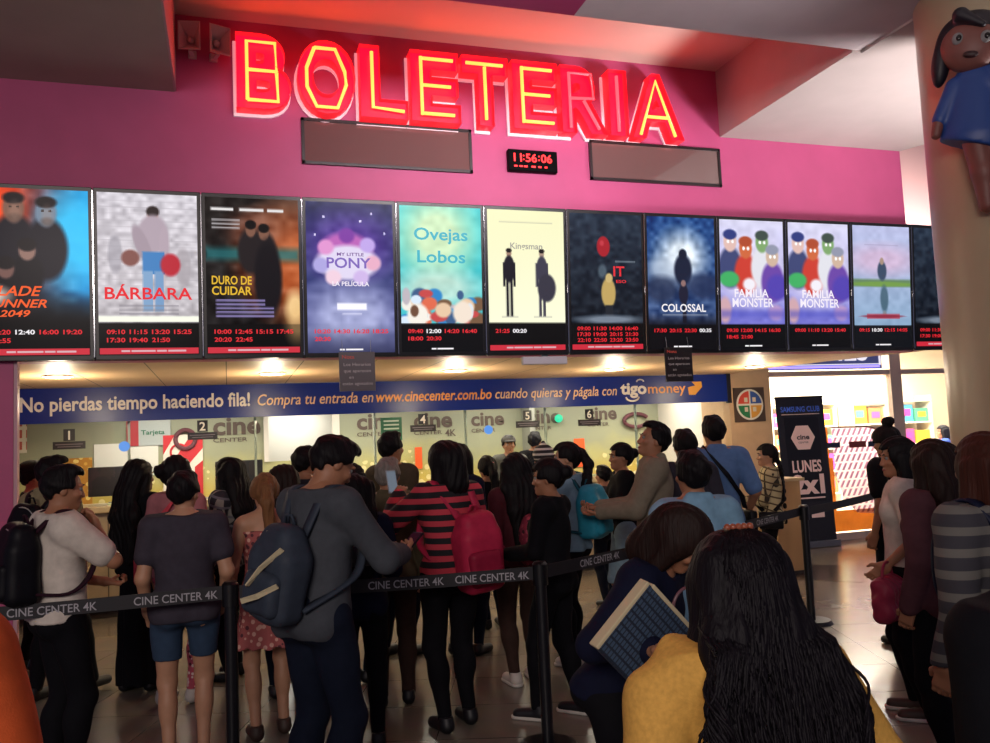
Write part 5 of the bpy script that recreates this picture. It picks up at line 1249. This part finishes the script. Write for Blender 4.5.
person('woman dressed all in black with a low bun, looking left', (1.85, 4.78), 1.50, 48, 'f', hair='bun', head=(12, -3, 0), top=dict(m=BLACKC, g=.022, hem=.84), bottom=dict(m=BLACKC), lw=(-.05, .30, 1.08), rw=(.12, .30, 1.06), feet={-1: (-.10, .12, .085), 1: (.10, -.12, .085)}, shoes=(mat('black_sneaker', '#15151a', .5), WSOLE), vox=.009, seed=20)
person('person in a black and white striped beanie near the counter', (2.65, 6.95), 1.555, 0, 'm', hair='short', top=dict(m=BLACKC), bottom=dict(m=JEANS), hat=('beanie', stripes_mat('beanie_stripes', '#c8c0b8', '#1c1a20', 22, .4)), seed=21)
F = person('girl with a high black ponytail and pale denim vest looking left', (2.40, 5.82), 1.59, 42, 'f', skin=SKIN_LIGHT(), hair='pony', hairlen=1.02, head=(28, 0, 0), top=dict(m=LDENIM, g=.024, name='vest', sleeve=.25), bottom=dict(m=BLACKC), shoes=(WSHOE, WSOLE), lw=(-.06, .28, 1.08), vox=.009, seed=22)
backpack('turquoise backpack on the girl with the high ponytail', F, TURQ, cloth('dark_teal_strap', '#1c4c5c'), (.145, .09, .21), 1.18, trim=mat('pale_teal', '#7cc0d0', .5))
person('ticket clerk in a cap behind the glass', (3.58, 10.65), 1.68, 170, 'm', hair='short', top=dict(m=cloth('grey_uniform', '#5c5c58')), bottom=dict(m=BLACKC), hat=('cap', cloth('grey_cap', '#4c4a48')), seed=23)
person('dark dressed ticket clerk behind the glass turned from the queue', (4.0, 10.78), 1.72, -30, 'm', hair='short', top=dict(m=BLACKC), bottom=dict(m=BLACKC), seed=24)
person('small child in dark clothes waiting beside the counter', (3.52, 7.6), 1.34, 20, 'm', hair='short', top=dict(m=CHAR), bottom=dict(m=JEANS), seed=25)
person('woman in a black top and pale denim shorts, in profile before the counter', (3.14, 6.42), 1.56, 75, 'f', hair='bun', head=(10, 0, 0), top=dict(m=BLACKC, g=.022), bottom=dict(kind='shorts', m=LDENIM, hem=.45, g=.02, flare=.025), lw=(-.05, .3, 1.15), rw=(.1, .3, 1.1), vox=.009, seed=26)
person('man in a taupe jacket looking up to the left', (2.80, 5.24), 1.71, 66, 'm', skin=SKIN(), hair='short', head=(12, 12, 0), top=dict(m=TAUPE, g=.028, name='jacket', collar=True, hem=.82), bottom=dict(m=NAVY), rw=(.08, .36, 1.14), lw=(-.10, .36, 1.12), lpole=(-.7, -.4, -1), vox=.008, seed=27)
person('dark haired man half hidden behind the man in the pale blue collar', (3.22, 5.5), 1.645, -10, 'm', hair='short', top=dict(m=CHAR), bottom=dict(m=JEANS), seed=28)
person('man in a pale blue collared shirt seen from behind, nearest in the middle', (2.15, 3.62), 1.535, -4, 'm', hair='short', top=dict(m=LBLUE, g=.024, sleeve=.7, sg=.03, collar=True, hem=.84), bottom=dict(m=JEANS), vox=.008, seed=29)
F = person('tall man in a mid blue shirt with a dark crossbody bag', (3.735, 5.92), 1.745, -14, 'm', hair='short', wide=1.06, top=dict(m=BLUES, g=.026, sleeve=.85, sg=.03, collar=True), bottom=dict(m=JEANS), rw=(.27, .10, .95), seed=30, vox=.009)
def crossbody(label, F, m, sg=1, pouch=(.22, .16, .06), o=0):
    """strap from one shoulder down to the pouch at the other hip"""
    bg = thing('crossbody_bag', label, 'bag', F.root.location[:], (0, 0, F.root.rotation_euler.z))
    put('bag_strap', strap_mesh([F.t(p)*F.s for p in ((-sg*.19, -.06, 1.0), (-sg*.14, -.155-o, 1.10), (-sg*.03, -.165-o, 1.27), (sg*.07, -.13-o, 1.41), (sg*.095, -.05, 1.485+o*.4), (sg*.085, .06, 1.45), (sg*.02, .16, 1.28), (-sg*.12, .165, 1.10), (-sg*.19, .06, 1.0))], .04, .008, (.7*sg, 0, .7)), m, bg)
    b = MB().box(Vector(F.t((-sg*.235, -.02, .90))*F.s), (pouch[2], pouch[0], pouch[1]), None, .015); put('bag_pouch', b, m, bg, smooth=40); return bg
crossbody('dark crossbody bag of the tall man in the blue shirt', F, BLKN, -1)
F = person('woman in a pale plaid blouse with a long black braid, beside the wooden stand', (4.99, 7.0), 1.475, 50, 'f', skin=SKIN_LIGHT(), hair='braid', hairlen=.86, head=(18, 0, 0), top=dict(m=PLAIDY, g=.028, hem=.78, sg=.03, sleeve=1.8), bottom=dict(m=BLACKC), lw=(-.1, .3, 1.1), vox=.009, seed=31)
crossbody('black crossbody bag over the plaid blouse', F, BLKN, 1)
# right hand side
F = person('woman with a topknot and turquoise band at the waist, in the distance on the right', (4.80, 5.2), 1.60, 10, 'f', hair='topbun', head=(0, -10, 0), top=dict(m=BLACKC, g=.03, sleeve=.6, sg=.035, hem=1.06), bottom=dict(m=BLACKC), seed=32)
Q = SDF(.01); Q.ell(F.t((0, -.005, 1.03)), (.172, .135, .10), .02, F.Rt); Q.plane(F.t((0, 0, 1.08)), (0, 0, 1)); Q.plane(F.t((0, 0, .95)), (0, 0, -1)); put('waist_band', mesh_np('band', [Q.mesh('', F.s)]), cloth('turquoise_cloth', '#2c90b0'), F.root)
F = person('woman in a white t-shirt looking left, with a maroon bag', (3.68, 3.92), 1.54, 48, 'f', hair='bob', head=(22, -4, 0), top=dict(m=WHITET, g=.022, sleeve=.6, sg=.028, hem=.84), bottom=dict(m=BLACKC), lw=(-.22, .12, .95), shoes=(mat('brown_sandal'), WSOLE), vox=.009, seed=33)
b = thing('handbag', 'maroon quilted handbag carried by the woman in the white t-shirt', 'bag', world_of(F, F.arms[-1][2]+np.array((-.05, .0, -.30)))[:], (0, 0, .5))
S = SDF(.009); S.box((0, 0, .10), (.13, .06, .12), .05, .02); S.disp(wob(3, .006, 60)); put('bag_body', mesh_np('bag', [S.mesh('')]), cloth('maroon_quilt', '#8c2c44', rough=.45), b)
put('bag_handle', MB().tube([(.08*math.cos(a), 0, .2+.10*math.sin(a)) for a in np.linspace(0, math.pi, 11)], .008), cloth('maroon_quilt', '#8c2c44'), b, smooth=True)
person('woman in a maroon top with thick dark hair, on the right before the white t-shirt', (3.22, 3.22), 1.535, 6, 'f', hair='long', hairlen=1.10, haircol=DARKBROWN, top=dict(m=cloth('dull_maroon_cloth', '#54343a'), g=.026, hem=.78), bottom=dict(m=BLACKC), vox=.008, seed=34)
F = person('man in a grey striped top with a navy backpack at the right edge', (2.57, 2.34), 1.57, 2, 'm', hair='bob', haircol=REDDISH, top=dict(m=stripes_mat('grey_stripe_knit', '#34333a', '#66645f', 14, .6), g=.03), bottom=dict(m=BLACKC), vox=.008, seed=35)
backpack('navy backpack with pale tag on the man at the right edge', F, NAVYN, NAVYN, (.16, .10, .23), 1.15, trim=mat('pale_tag', '#7c808c', .5))
person('person in a black jacket in the dark lower right corner', (1.60, 1.33), 1.48, 4, 'm', hair='short', wide=1.1, top=dict(m=cloth('black_jacket_cloth', '#0b0c12'), g=.05, sg=.05, name='jacket', hem=.7), bottom=dict(m=BLACKC), vox=.008, seed=36)
person('person in an orange t-shirt cut by the left edge, nearest the camera', (-.59, 1.62), 1.63, 0, 'm', hair='short', top=dict(m=ORANGEC, g=.024, sleeve=.66, sg=.034), bottom=dict(m=JEANS), rw=(.265, .06, .90), vox=.007, seed=37)
# bowed woman and her bag
F = person('woman bowing her head, dark hair, in the middle foreground', (1.26, 2.70), 1.46, -140, 'f', skin=SKIN(), hair='bob', haircol=DARKBROWN, head=(10, -22, 8), lean=25, top=dict(m=NAVY, g=.022), bottom=dict(m=BLACKC), rw=(.42, .33, 1.19), lw=(-.10, .36, 1.02), curl=60, vox=.008, seed=38)
u = Vector((1.048-.891, 0, 1.25-1.10)).normalized(); v = Vector((.965-.891, .02, .992-1.10)).normalized(); n = u.cross(v).normalized(); v = n.cross(u)
Rb = Matrix((u, v, n)).transposed()
ctr = Vector((1.002, 2.25, 1.031))+u*.1215+v*.1125
b = thing('quilted_folder', 'slanted dark blue quilted case with cream edges in the foreground', 'case', ctr[:], Rb.to_euler()[:])
def quilt():
    m, nt, bs, obj = nodes_of('blue_quilting', .6); s = nt.nodes.new('ShaderNodeSeparateXYZ'); nt.links.new(obj, s.inputs[0])
    f = math_node(nt, 'FRACT', math_node(nt, 'MULTIPLY', s.outputs[0], 42)); g = math_node(nt, 'FRACT', math_node(nt, 'MULTIPLY', s.outputs[1], 75))
    k = math_node(nt, 'MULTIPLY', math_node(nt, 'GREATER_THAN', f, .3), math_node(nt, 'GREATER_THAN', g, .3))
    nt.links.new(mixcol(nt, k, '#1c2636', '#3c5066'), bs.inputs['Base Color']); return m
put('case_body', MB().box((0, 0, 0), (.24, .28, .038), None, .006), quilt(), b)
put('cream_edge', MB().box((0, -.143, 0), (.242, .013, .041), None, .003), CREAMT, b); put('cream_edge', MB().box((.123, -.02, 0), (.013, .21, .041), None, .003), CREAMT, b)
put('ring_handle', MB().tube([(.17+.056*math.cos(a), .03+.056*math.sin(a), 0) for a in np.linspace(0, 2*math.pi, 25)], .005), mat('ring_pink', '#6c4c54', .3), b, smooth=True)
# foreground woman
F = person('woman in a yellow cardigan with long wavy black hair, nearest the camera', (.965, 1.48), 1.425, -6, 'f', hair='loose', hairlen=.98, head=(-4, -6, 0), wide=1.15, top=dict(m=MUSTARD, g=.03, sg=.034, hem=.80, name='cardigan', fold=.011, hood=True), bottom=dict(m=JEANS), vox=.006, lw=(-.22, .12, .95), rw=(.24, .12, .95), lpole=(-.7, -.6, -.5), rpole=(.8, -.5, -.5), seed=39)
D = SDF(.006)
for sg in (-1, 1):
    D.chain([F.t((sg*.09, .02, 1.475)), F.t((sg*.135, -.08, 1.425)), F.t((sg*.125, -.150, 1.36)), F.t((sg*.085, -.160, 1.30))], [.022, .028, .028, .018], .02)
D.disp(wob(4, .004, 30)); put('collar_drape', mesh_np('drape', [D.mesh('', F.s)]), MUSTARD, F.root)
rr = random.Random(12); hairm = HAIR('wavy_black_hair', '#0e0a10')
hb = [o for o in F.root.children if o.name.startswith('hair')][0]; hb.data.materials[0] = hairm
mb = MB()
for i in range(620):
    a = rr.uniform(-1.35, 1.35); q = math.sin(a); cz = 1.618+.116*math.cos(rr.uniform(.15, 1.5)); ze = 1.40-rr.uniform(.0, .42)
    ph = rr.uniform(0, 6); am = rr.uniform(.003, .013); fr = rr.uniform(14, 26); lift = rr.uniform(.0, .006); pts = []; rs = []
    for k in range(27):
        t_ = k/26; z = cz+(ze-cz)*t_; c = math.sqrt(max(.02, 1-((z-1.618)/.118)**2)) if z > 1.618 else 1.0
        dn = max(0, 1.618-z); x = (.100*c+lift)*q+.085*q*min(1, dn*3.6)*(1-max(0, dn-.24)*2.4)+.04*max(0, dn-.15)*2; y = -.012-(.121*c+lift)*math.cos(a)-.055*min(1, dn*4.5)
        if dn > .12: y = min(y, -.165-.06*min(1, (dn-.12)*4))
        w = am*min(1, dn*5); pts.append(F.t((x+w*math.sin(fr*t_+ph), y+w*math.cos(fr*t_*.9+ph), z))*F.s); rs.append(.0036*(1-.75*t_**2)+.0006)
    mb.tube(pts, rs, 5)
for i in range(80):
    sg = rr.choice((-1, -1, 1)); ph = rr.uniform(0, 6); pts = []; rs = []; ln = rr.uniform(.3, .55); w = rr.uniform(.02, .045)
    for k in range(30):
        t_ = k/29; pts.append(F.t((sg*(.095+.085*math.sin(2.2*t_)+w*t_*math.sin(14*t_+ph)), -.09-.12*min(1, t_*2)+w*t_*math.cos(12*t_+ph), 1.56-ln*t_))*F.s); rs.append(.0042*(1-.8*t_)+.0007)
    mb.tube(pts, rs, 6)
put('hair_lock', mb, hairm, hb, smooth=True)['kind'] = 'stuff'
cl = put('hair_clip', MB().tube([F.h((-.035+.07*i/12, -.055-.004*math.sin(i*1.4), 1.727+.006*math.sin(i*1.1)))*F.s for i in range(13)], .006), mat('silver_clip', '#a88c78', .25, .8), F.root, smooth=True)
mb = MB()
for i in range(5): mb.sph(Vector(F.h((-.028+.014*i, -.058, 1.734))*F.s), .0075, 10)
put('clip_stones', mb, mat('red_stone', '#8c4a34', .15), cl, smooth=True)
crossbody('dark brown bag strap across the back of the yellow cardigan', F, cloth('dark_brown_leather', '#2c1a18', rough=.45), 1, o=.035)
person('shopper in dark and blue clothes inside the bright shop', (11.9, 11.6), 1.54, 60, 'f', hair='bob', top=dict(m=cloth('shop_blue_cloth', '#3850a0')), bottom=dict(m=BLACKC), seed=40)
